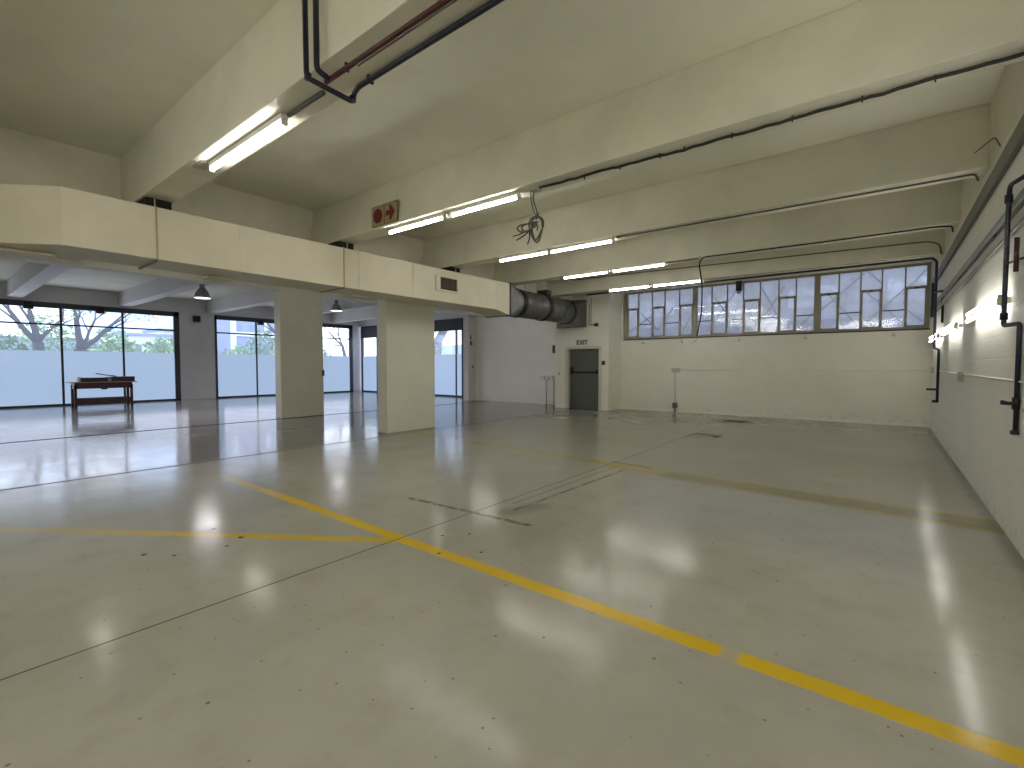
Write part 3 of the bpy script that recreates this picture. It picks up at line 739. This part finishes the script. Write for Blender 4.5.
# ------------------------------------------------------------------ conduits and cables on the beams
def sag(pts, n=10, amp=0.012, seed=1):
    rnd = random.Random(seed); out = []
    for i in range(len(pts)-1):
        a, b = Vector(pts[i]), Vector(pts[i+1])
        for k in range(n):
            t = k/n; p = a.lerp(b, t); p.z -= amp*math.sin(PI*t)*rnd.uniform(0.3, 1); p.y += rnd.uniform(-1, 1)*amp*0.3; out.append(p)
    out.append(Vector(pts[-1])); return out
r = empty('beam_cable', (-3.3, 4.88, 3.69), 'thick black cable clipped under the second ceiling beam', 'cable')
cp_ = [(-3.40, 4.86, 3.70), (-2.57, 4.86, 3.695), (-2.0, 4.90, 3.695), (-1.3, 4.90, 3.695), (-0.5, 4.90, 3.695), (0.2, 4.89, 3.695), (RX-0.03, 4.89, 3.695)]
at(r, MB().tube(sag(cp_, 8, 0.015), 0.015, 8), 'cable', M['rubber'])
at(r, MB().tube([(q[0], q[1]+0.05, q[2]+0.012) for q in cp_], 0.006, 6), 'thin_wire', M['cablegrey'])
for x in (-2.8, -2.35, -1.9, -1.65, -1.2, -0.7, -0.2, 0.25):
    at(r, MB().box(x-0.005, 4.90, 3.67, x+0.005, 4.92, BZ), 'clip', M['rubber'])
tag(MB().tube([(-3.66, 7.53, 3.698), (0.76, 7.62, 3.70), (0.79, 7.66, 3.63)], 0.012, 8, bend=0.05).build('beam_conduit', M['cablegrey'], None), 'grey conduit under the third ceiling beam', 'conduit')
tag(MB().tube([(-3.76, 10.15, 3.72), (-3.1, 10.15, 3.72)], 0.010, 8).build('beam_conduit', M['cablegrey'], None), 'short grey conduit right of the fourth beam tubes', 'conduit')
tag(MB().tube([(-3.05, 9.99, 2.11), (-2.96, 9.99, 2.60), (-2.96, 9.99, 3.15), (-3.03, 9.99, 3.60), (-2.95, 10.02, 3.71), (-1.2, 10.15, 3.715), (0.55, 10.17, 3.715), (0.78, 10.2, 3.70), (0.79, 10.3, 3.63)], 0.014, 8, bend=0.14).build('looped_cable', M['rubber'], None), 'dark cable from fourth beam dropping across the high windows', 'cable')
tag(MB().tube([(-3.05, 9.99, 2.11), (-3.07, 10.0, 2.02), (-3.16, 10.0, 1.97)], 0.005, 6).build('wire_end', M['cablegrey'], None), 'frayed wire at the end of the hanging dark cable', 'wire')
tag(MB().tube([(-7.6, 12.715, 4.14), (-5.45, 12.715, 4.12), (0.62, 12.715, 4.0), (0.80, 12.715, 3.92), (0.82, 12.715, 3.72)], 0.013, 8, bend=0.14).build('beam_conduit', M['cablegrey'], None), 'grey conduit across the face of the farthest beam', 'conduit')
tag(MB().tube([(-3.80, 12.84, 3.74), (0.6, 12.84, 3.74)], 0.010, 8).build('beam_conduit', M['greylight'], None), 'pale conduit under the farthest beam above dark pipe', 'conduit')

tag(MB().tube([(0.84, 6.7, 3.66), (0.80, 6.7, 3.76), (0.76, 6.72, 3.74), (0.66, 6.75, 3.66)], 0.006, 6, bend=0.03).build('wire_end', M['cablegrey'], None), 'short curled wire above the steel channel on the right', 'wire')
# hanging cable bundle
r = empty('cable_bundle', (-3.52, 4.92, BZ), 'tangled coil of loose cable hanging from the second beam', 'cable')
c = MB()
c.tube([(-3.56, 4.90, BZ), (-3.56, 4.90, 3.60), (-3.53, 4.91, 3.46), (-3.49, 4.92, 3.38)], 0.009, 8, bend=0.03)
c.tube([(-3.53, 4.92, BZ), (-3.54, 4.92, 3.60), (-3.50, 4.93, 3.48), (-3.47, 4.92, 3.36)], 0.009, 8, bend=0.03)
at(r, c, 'drop', M['cablegrey'])
for (cx, cz, ra, rb, ang, yy) in ((-3.49, 3.22, 0.095, 0.165, 0.15, 4.92), (-3.50, 3.24, 0.085, 0.145, -0.1, 4.95), (-3.62, 3.26, 0.15, 0.045, 0.0, 4.90), (-3.60, 3.28, 0.12, 0.04, 0.2, 4.93)):
    pts = []
    for k in range(19):
        a = 2*PI*k/18.5
        x, z = ra*math.cos(a), rb*math.sin(a)
        pts.append((cx+x*math.cos(ang)-z*math.sin(ang), yy+0.03*math.sin(2*a), cz+x*math.sin(ang)+z*math.cos(ang)))
    at(r, MB().tube(pts, 0.012, 6), 'loop', M['cablegrey'])
rnd = random.Random(3)
c = MB()
for (a, b) in (((-3.50, 3.34), (-3.46, 3.42)), ((-3.52, 3.32), (-3.56, 3.26)), ((-3.60, 3.22), (-3.62, 3.05)), ((-3.68, 3.22), (-3.86, 3.19)), ((-3.60, 3.22), (-3.80, 3.13)), ((-3.50, 3.30), (-3.47, 3.20)), ((-3.55, 3.30), (-3.57, 3.20))):
    c.tube([(a[0], 4.92, a[1]), ((a[0]+b[0])/2+0.01, 4.93, (a[1]+b[1])/2), (b[0], 4.91, b[1])], 0.008, 6)
at(r, c, 'loose_ends', M['rubber'])
tag(MB().box(-3.52, 4.84, BZ-0.04, -3.42, 4.94, BZ).build('junction_box', M['greylight'], None, 0.008), 'pale junction box on second beam above the cable coil', 'junction box')

# fire sign on the second beam
r = empty('fire_sign', (-6.30, 4.73, 3.91), 'two panel aged sign, red circle and red right arrow, on beam', 'sign')
child('plate', MB().box(-0.33, -0.012, -0.16, 0.33, 0, 0.16), M['signrim'], r)
for cx in (-0.165, 0.165):
    child('panel', MB().box(cx-0.15, -0.016, -0.145, cx+0.15, -0.012, 0.145), M['signback'], r)
disc = MB().lathe([(0.0, -0.020), (0.115, -0.020), (0.115, -0.016)], (-0.165, 0, 0), 'y', 28, False)
child('red_disc', disc, M['red'], r)
rim = MB().lathe([(0.085, -0.0215), (0.078, -0.0215)], (-0.165, 0, 0), 'y', 28, False)
child('disc_ring', rim, M['maroon'], r)
ar = MB().prism([(0.045, -0.04), (0.045, 0.04), (0.145, 0.04), (0.12, 0.115), (0.17, 0.115), (0.27, 0.0), (0.17, -0.115), (0.12, -0.115), (0.145, -0.04)], 'y', -0.020, -0.016)
child('red_arrow', ar, M['red'], r)

# ------------------------------------------------------------------ small things on the walls
tag(MB().tube([(-5.33, BY-0.014, 1.38), (RX-0.02, BY-0.014, 1.40)], 0.009, 8).build('wall_conduit', M['white'], None), 'thin pale conduit across the back wall under the windows', 'conduit')
r = empty('wall_socket', (-5.33, BY, 0.2), 'pale box with conduit dropping to a grey floor level socket', 'socket')
at(r, MB().box(-5.46, BY-0.05, 1.30, -5.20, BY, 1.43), 'upper_box', M['greylight'], 0.006)
at(r, MB().tube([(-5.34, BY-0.014, 1.30), (-5.34, BY-0.014, 0.30)], 0.012, 8), 'drop_conduit', M['greylight'])
at(r, MB().box(-5.42, BY-0.07, 0.14, -5.26, BY, 0.31), 'socket_box', M['greydark'], 0.02)
at(r, MB().tube([(-5.34, BY-0.03, 0.14), (-5.34, BY-0.03, 0.0)], 0.03, 8), 'stub', M['greychannel'])
r = empty('wall_socket', (-10.45, BY+0.05, 0), 'pair of pale socket boxes on conduit left of the exit door', 'socket')
yb = BY+0.05
at(r, MB().box(-10.72, yb-0.06, 0.96, -10.50, yb, 1.12).box(-10.46, yb-0.06, 0.96, -10.28, yb, 1.12), 'double_socket', M['white'], 0.006)
at(r, MB().tube([(-10.42, yb-0.02, 0.96), (-10.42, yb-0.02, 0.0)], 0.022, 8), 'conduit', M['greylight'])
tag(MB().box(-10.14, yb-0.06, 0.98, -9.98, yb, 1.12).tube([(-10.06, yb-0.03, 0.98), (-10.06, yb-0.03, 0.0)], 0.025, 8).build('isolator_box', M['greylight'], None), 'single pale box and conduit nearest the exit door', 'isolator')
tag(MB().box(-10.12, yb-0.05, 2.0, -10.03, yb, 2.30).build('wall_bracket', M['greydark'], None, 0.005), 'narrow grey bracket high beside the exit door wall', 'bracket')
r = empty('motion_sensor', (-7.70, 14.4, 2.90), 'small black sensor on conduit above the exit door', 'sensor')
at(r, MB().box(-7.76, 14.33, 2.84, -7.64, 14.4, 2.95), 'case', M['black'], 0.01)
at(r, MB().tube([(-7.76, 14.38, 2.90), (-7.98, 14.38, 2.90), (-7.98, 14.38, 3.62)], 0.012, 8, bend=0.03), 'conduit', M['greychannel'])
tag(MB().tube([(-7.90, 14.385, 3.80), (-7.90, 14.385, 2.92)], 0.014, 8).build('wall_conduit', M['greylight'], None), 'vertical conduit between the duct hood and sensor', 'conduit')
tag(MB().box(-13.50, 7.74, 1.20, -13.45, 7.81, 1.38).build('thermostat', M['greydark'], None, 0.01), 'small grey control box on the farther column edge', 'control box')
tag(MB().box(-14.2, 15.08, 2.64, -14.190, 15.14, 2.84).build('wall_notice', M['maroon'], None), 'small red notice on the white wall end', 'notice')
tag(MB().box(-14.2, 15.06, 2.40, -14.175, 15.18, 2.58).build('key_box', M['greydark'], None, 0.004), 'small dark box under the red notice', 'box')
tag(MB().box(-14.2, 15.18, 1.42, -14.18, 15.26, 1.52).build('light_switch', M['greydark'], None, 0.003), 'small grey switch on the white wall end', 'switch')
r = empty('window_sensor', (-3.46, BY, 3.85), 'black box hung at the head of the high windows', 'sensor')
at(r, MB().box(-3.54, BY-0.14, 3.72, -3.38, BY-0.01, 4.02), 'case', M['black'], 0.015)
at(r, MB().box(-3.51, BY-0.15, 3.64, -3.41, BY-0.05, 3.72), 'lens', M['greylight'], 0.01)
# hooks under the sill
for x, l in zip((-6.45, -5.15, -3.45, -1.75, 0.15), ('first', 'second', 'third', 'fourth', 'fifth')):
    tag(MB().box(x-0.03, BY-0.03, 2.24, x+0.03, BY, 2.30).tube([(x, BY-0.015, 2.30), (x, BY-0.015, 2.385)], 0.006, 6).build('sill_catch', M['greylight'], None), '%s small catch from the left under the high window sill' % l, 'catch', 'catches under the high windows')

# floor drains
r = empty('floor_drain', (-3.03, 10.45, 0), 'nearer rectangular floor access plate with yellow paint', 'drain')
child('plate', MB().box(-0.25, -0.2, 0.0, 0.25, 0.25, 0.003), simple('floor_grey_plate', (132, 128, 108), 0.35), r)
child('yellow_corner', MB().box(-0.25, -0.2, 0.003, 0.02, 0.08, 0.004), M['drainyellow'], r)
child('frame', MB().box(-0.30, 0.20, 0.0, 0.30, 0.32, 0.006).box(-0.32, -0.05, 0, -0.22, 0.30, 0.006).box(0.15, 0.02, 0, 0.30, 0.2, 0.006), M['drain'], r)
r = empty('floor_drain', (-3.14, 13.75, 0), 'farther dark floor grate near the back wall', 'drain')
g_ = MB().box(-0.28, -0.22, 0, 0.28, 0.22, 0.005)
child('grate', g_, M['drain'], r)
child('slots', MB().box(-0.22, -0.14, 0.005, 0.22, -0.09, 0.007).box(-0.22, -0.02, 0.005, 0.22, 0.03, 0.007).box(-0.22, 0.1, 0.005, 0.22, 0.15, 0.007), M['darkhole'], r)

# ------------------------------------------------------------------ high-bay lamps in the far room
def lamp(x, y, z, label, rr=0.26, drop=None):
    r = empty('pendant_lamp', (x, y, z), label, 'lamp', 'pendant lamps in the far room')
    child('lamp_shade', MB().lathe([(rr, -0.19), (rr*0.97, -0.14), (rr*0.82, -0.04), (rr*0.60, 0.05), (rr*0.36, 0.11), (0.0, 0.125)], (0, 0, 0), 'z', 28), M['lampshade'], r)
    child('lens', MB().lathe([(0.0, -0.20), (rr*0.7, -0.195), (rr*0.98, -0.185)], (0, 0, 0), 'z', 28), M['bulb'], r)
    child('ballast', MB().tube([(0, 0, 0.12), (0, 0, 0.26)], 0.075, 16), M['lampshade'], r)
    child('suspension', MB().tube([(0, 0, 0.26), (0, 0, (drop or CZ)-z)], 0.012, 8), M['greydark'], r)
lamp(-16.1, 5.45, 3.72, 'metal pendant lamp hanging left of the farther column', 0.21)
lamp(-18.3, 11.2, 4.02, 'metal pendant lamp seen between the two columns', 0.24)

lamp(-18.3, -1.8, 4.02, 'added unseen pendant lamp beyond the left edge of view', 0.24)  # added out of view to brighten the far room
# ------------------------------------------------------------------ workbench
wb = empty('workbench', (-22.62, 4.33, 0), 'dark red wooden bench standing before the far left window', 'bench')
Lb, Wb, Hb = 1.66, 0.62, 0.93
leg = [(-Wb/2+0.02, -Lb/2), (Wb/2-0.10, -Lb/2), (-Wb/2+0.02, Lb/2-0.08), (Wb/2-0.10, Lb/2-0.08)]
for x, y in leg:
    child('leg', MB().box(x, y, 0, x+0.08, y+0.08, Hb-0.10), M['wood'], wb, 0.005)
child('apron', MB().box(Wb/2-0.05, -Lb/2+0.02, Hb-0.24, Wb/2-0.02, Lb/2-0.02, Hb-0.03).box(-Wb/2+0.02, -Lb/2+0.02, Hb-0.24, -Wb/2+0.05, Lb/2-0.02, Hb-0.03)
      .box(-Wb/2+0.05, -Lb/2+0.02, Hb-0.24, Wb/2-0.05, -Lb/2+0.05, Hb-0.03).box(-Wb/2+0.05, Lb/2-0.05, Hb-0.24, Wb/2-0.05, Lb/2-0.02, Hb-0.03), M['wood'], wb)
child('stretcher', MB().box(Wb/2-0.09, -Lb/2+0.06, 0.18, Wb/2-0.04, Lb/2-0.06, 0.34).box(-Wb/2+0.03, -Lb/2+0.06, 0.18, -Wb/2+0.08, Lb/2-0.06, 0.34), M['wood'], wb)
child('bench_top', MB().box(-Wb/2-0.02, -Lb/2-0.13, Hb-0.03, Wb/2+0.02, Lb/2+0.12, Hb), M['woodedge'], wb, 0.004)
child('drawer_pull', MB().box(Wb/2-0.02, -0.10, Hb-0.28, Wb/2+0.0, 0.08, Hb-0.23), M['black'], wb)
r = empty('wooden_tray', (-22.60, 4.08, Hb), 'dark wooden tray with grey ends on the left of the bench', 'tray')
child('tray_body', MB().box(-0.2, -0.37, 0, 0.2, 0.37, 0.15), M['wood'], r, 0.006)
child('end_plate', MB().box(-0.2, -0.42, 0, 0.2, -0.37, 0.17), M['woodedge'], r)
child('end_plate', MB().box(-0.2, 0.37, 0, 0.2, 0.42, 0.17), M['woodedge'], r)
r = empty('open_wooden_box', (-22.60, 4.88, Hb), 'dark open wooden box on the right end of the bench', 'box')
child('box_body', MB().box(-0.2, -0.33, 0, 0.2, 0.36, 0.18), M['wood'], r, 0.006)
tag(MB().tube([(-22.45, 4.12, Hb+0.30), (-22.5, 4.40, Hb+0.24), (-22.55, 4.72, Hb+0.195)], 0.018, 6).build('wooden_stick', M['wood'], None), 'dark stick leaning on the box above the bench', 'stick')

# ------------------------------------------------------------------ outside the far room
grass = simple('outdoor_paving', (150, 160, 150), 0.9, noise=0.2, nscale=0.5)
tag(MB().box(-140, -80, -0.9, FX-0.25, 120, -0.25).build('outdoor_ground', grass, None), 'pale ground outside the far windows', 'ground', kind='structure')
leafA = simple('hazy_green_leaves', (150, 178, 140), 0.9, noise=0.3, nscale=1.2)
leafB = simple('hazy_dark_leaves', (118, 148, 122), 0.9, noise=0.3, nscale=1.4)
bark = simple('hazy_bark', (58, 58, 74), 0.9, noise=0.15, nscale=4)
def leaves(mb, c, rad, n, size, rnd):
    for _ in range(n):
        while True:
            p = Vector((rnd.uniform(-1, 1), rnd.uniform(-1, 1), rnd.uniform(-1, 1)))
            if p.length < 1: break
        q = Vector(c)+Vector((p.x*rad[0], p.y*rad[1], p.z*rad[2]))
        a = Vector((rnd.uniform(-1, 1), rnd.uniform(-1, 1), rnd.uniform(-1, 1))).normalized(); b = a.orthogonal().normalized()
        s = size*rnd.uniform(0.6, 1.3)
        mb.face_add([q-a*s, q+b*s*0.5, q+a*s, q-b*s*0.5], [(0, 1, 2, 3)])
def limb(mb, p, d, L, r, depth, rnd, tips):
    pts = [Vector(p)]; d = Vector(d).normalized(); n = 5
    for i in range(n):
        d = (d+Vector((rnd.uniform(-.16, .16), rnd.uniform(-.16, .16), rnd.uniform(-.05, .12)))).normalized()
        pts.append(pts[-1]+d*L/n)
    rr = [r*(1-0.45*i/n) for i in range(n+1)]
    mb.tube(pts, rr, 8)
    if depth == 0: tips.append(pts[-1]); return
    for k in range(3 if depth > 1 else 2):
        a = rnd.uniform(0, 2*PI); s = rnd.uniform(0.45, 0.95)
        nd = d+Vector((math.cos(a)*s*0.6, math.sin(a)*s, rnd.uniform(-0.1, 0.25)))
        limb(mb, pts[-1] if k < 2 else pts[3], nd, L*rnd.uniform(0.6, 0.85), rr[-1]*0.72, depth-1, rnd, tips)
def tree(loc, trunk, forks, seed, label, leafmat=leafA, dens=26, depth=3, group=None):
    rnd = random.Random(seed)
    r = empty('tree', loc, label, 'tree', group)
    mb = MB(); tips = []
    pts = [Vector(p) for p in trunk[0]]; mb.tube(pts, trunk[1], 10)
    for (d, L, rad) in forks: limb(mb, pts[-1], d, L, rad, depth, rnd, tips)
    child('trunk', mb, bark, r)
    lf = MB()
    for t in tips: leaves(lf, t, (0.6, 0.75, 0.5), dens, 0.085, rnd)
    if lf.v: child('foliage', lf, leafmat, r)
tree((-31, 3.7, -0.3), ([(0, 0, 0), (0, 0.02, 1.4), (0, -0.02, 2.9)], [0.24, 0.20, 0.20]), [((0, -0.85, 0.75), 1.7, 0.13), ((0, -0.1, 1), 1.5, 0.15), ((0, 0.6, 0.9), 1.4, 0.10)], 5, 'large branched tree outside the far left window', dens=45)
tree((-31, 5.1, -0.3), ([(0, 0, 0), (0, 0.0, 1.4), (0, 0.05, 2.6)], [0.32, 0.28, 0.26]), [((0, -0.05, 1), 1.8, 0.16), ((0, 0.95, 0.65), 1.8, 0.13), ((0, 0.5, 0.9), 1.6, 0.08)], 12, 'thick forked tree outside the window behind the bench', dens=34)
tree((-30, 15.3, -0.3), ([(0, 0, 0), (0, -0.15, 1.6), (0, -0.5, 3.0)], [0.22, 0.18, 0.15]), [((0, -0.8, 1), 1.7, 0.12), ((0, 0.2, 1), 1.6, 0.1)], 21, 'slim leaning tree outside the window beside the farther column')
tree((-31, 20.0, -0.3), ([(0, 0, 0), (0, -0.2, 1.8), (0, -0.6, 3.3)], [0.16, 0.14, 0.10]), [((0, -0.9, 0.5), 1.5, 0.08), ((0, -0.4, 0.9), 1.3, 0.07), ((0, -1, -0.1), 1.2, 0.05)], 33, 'thin branched tree outside the corner window', dens=5)
tree((-20.9, 19.2, -0.3), ([(0, 0, 0), (0, 0, 2.2), (0.25, 0, 3.3), (1.0, 0, 4.2)], [0.34, 0.3, 0.26, 0.2]), [((0.5, 0, 1), 1.2, 0.12)], 41, 'leaning tree trunk outside the glass door', dens=8)
# hedge masses: individual bushes
rnd = random.Random(99)
hedge = [(-36, -6, 3.2), (-37, -3, 3.6), (-36, 0.2, 3.4), (-37, 2.6, 3.3), (-36, 7.6, 3.0), (-39, 10.8, 3.3), (-40, 13.6, 2.9), (-41, 16.4, 3.0), (-38, 19.0, 3.5), (-40, 22.5, 3.0), (-42, 5.4, 4.6), (-43, 2.0, 4.8), (-43, -1.5, 5.0), (-44, 9.0, 4.0), (-45, 12.6, 3.6), (-46, 20.6, 4.6)]
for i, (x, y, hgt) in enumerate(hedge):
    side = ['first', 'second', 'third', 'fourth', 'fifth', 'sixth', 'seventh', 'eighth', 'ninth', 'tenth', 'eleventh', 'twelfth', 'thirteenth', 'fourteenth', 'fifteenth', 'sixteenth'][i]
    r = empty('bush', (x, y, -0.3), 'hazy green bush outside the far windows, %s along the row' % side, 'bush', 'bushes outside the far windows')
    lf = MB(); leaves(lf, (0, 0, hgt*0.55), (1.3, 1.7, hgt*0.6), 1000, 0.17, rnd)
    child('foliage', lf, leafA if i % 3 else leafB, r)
# distant buildings
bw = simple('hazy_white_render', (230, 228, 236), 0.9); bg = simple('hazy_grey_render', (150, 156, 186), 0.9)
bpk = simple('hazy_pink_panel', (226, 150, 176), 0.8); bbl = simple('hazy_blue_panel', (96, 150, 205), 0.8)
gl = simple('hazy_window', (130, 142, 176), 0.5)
def building(loc, w, d, hgt, mat, label, rows, cols, panels=()):
    r = empty('building', loc, label, 'building')
    child('wall', MB().box(-d, -w/2, -0.5, 0, w/2, hgt), mat, r)
    q = MB()
    for i in range(rows):
        for j in range(cols):
            y = -w/2+(j+0.5)*w/cols; z = hgt*(i+0.6)/(rows+0.3); q.box(0, y-w/cols*0.22, z-0.55, 0.05, y+w/cols*0.22, z+0.5)
    child('windows', q, gl, r)
    for (y0, y1, z0, z1, m_) in panels:
        child('sign_panel', MB().box(0.05, y0, z0, 0.15, y1, z1), m_, r)
    child('roof', MB().box(-d-0.2, -w/2-0.2, hgt, 0.2, w/2+0.2, hgt+0.25), bg, r)
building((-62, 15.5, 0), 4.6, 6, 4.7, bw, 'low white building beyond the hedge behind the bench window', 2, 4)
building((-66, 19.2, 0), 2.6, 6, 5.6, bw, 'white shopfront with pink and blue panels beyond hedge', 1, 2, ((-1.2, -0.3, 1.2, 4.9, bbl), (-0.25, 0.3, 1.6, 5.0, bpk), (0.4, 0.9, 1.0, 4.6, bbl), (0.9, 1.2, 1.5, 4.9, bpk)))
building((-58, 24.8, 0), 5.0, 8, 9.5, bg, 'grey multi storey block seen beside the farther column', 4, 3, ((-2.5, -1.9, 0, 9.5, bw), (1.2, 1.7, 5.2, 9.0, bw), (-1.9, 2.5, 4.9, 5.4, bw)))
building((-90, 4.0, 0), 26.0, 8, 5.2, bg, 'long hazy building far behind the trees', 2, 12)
# garden wall and pale sheds beyond the side glazing
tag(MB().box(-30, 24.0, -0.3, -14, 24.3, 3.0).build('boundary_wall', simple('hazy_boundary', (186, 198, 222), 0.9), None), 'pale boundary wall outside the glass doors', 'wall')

# ------------------------------------------------------------------ light
def area(name, loc, rot, sx, sy, power, col, label):
    l = bpy.data.lights.new(name, 'AREA'); l.shape = 'RECTANGLE'; l.size = sx; l.size_y = sy; l.energy = power; l.color = col
    o = bpy.data.objects.new(name, l); COL.objects.link(o); o.location = loc; o.rotation_euler = rot
    return o
# soft daylight entering through the far glazing
DAY = 1.0
area('daylight_window', (FX+0.3, 3.0, 2.1), (0, math.radians(-90), 0), 3.2, 9.0, 45*DAY, (0.80, 0.84, 1.0), '')
area('daylight_window', (FX+0.3, 12.2, 2.1), (0, math.radians(-90), 0), 3.2, 6.5, 32*DAY, (0.80, 0.84, 1.0), '')
for (x, y, z) in ((-16.1, 5.45, 3.48), (-18.3, 11.2, 3.78), (-18.3, -1.8, 3.74)):  # the last spot belongs to the added unseen pendant
    l = bpy.data.lights.new('pendant_bulb', 'SPOT'); l.energy = 190; l.color = (0.98, 0.94, 1.0); l.shadow_soft_size = 0.3
    l.spot_size = math.radians(165); l.spot_blend = 0.6
    o = bpy.data.objects.new('pendant_bulb', l); COL.objects.link(o); o.location = (x, y, z)

W = bpy.data.worlds.new('sky'); S.world = W; W.use_nodes = True
nt = W.node_tree; h = N(nt); bgn = nt.nodes['Background']
tc = h.n('ShaderNodeTexCoord')
n_ = h.noise(tc.outputs['Generated'], 3.0, 6, 0.6)
nt.links.new(h.mix(h.ramp(n_, 0.35, 0.65), (0.34, 0.50, 0.85, 1), (0.95, 0.97, 1.0, 1)), bgn.inputs[0])
bgn.inputs[1].default_value = 2.0

# ------------------------------------------------------------------ camera
cam = bpy.data.cameras.new('camera'); co = bpy.data.objects.new('camera', cam); COL.objects.link(co)
cam.sensor_width = 36.0; cam.lens = 473.0/1024*36.0; cam.clip_start = 0.05; cam.clip_end = 500
yaw = math.atan(373/473.0); pitch = math.atan(18/473.0)
co.location = (0, 0, 1.5); co.rotation_euler = (PI/2-pitch, 0, yaw)
S.camera = co
S.view_settings.view_transform = 'Standard'
S.view_settings.look = 'None'
S.view_settings.exposure = 0.56
S.cycles.use_denoising = True
S.cycles.max_bounces = 10
S.cycles.diffuse_bounces = 5
S.cycles.transparent_max_bounces = 12
S.cycles.sample_clamp_indirect = 6.0
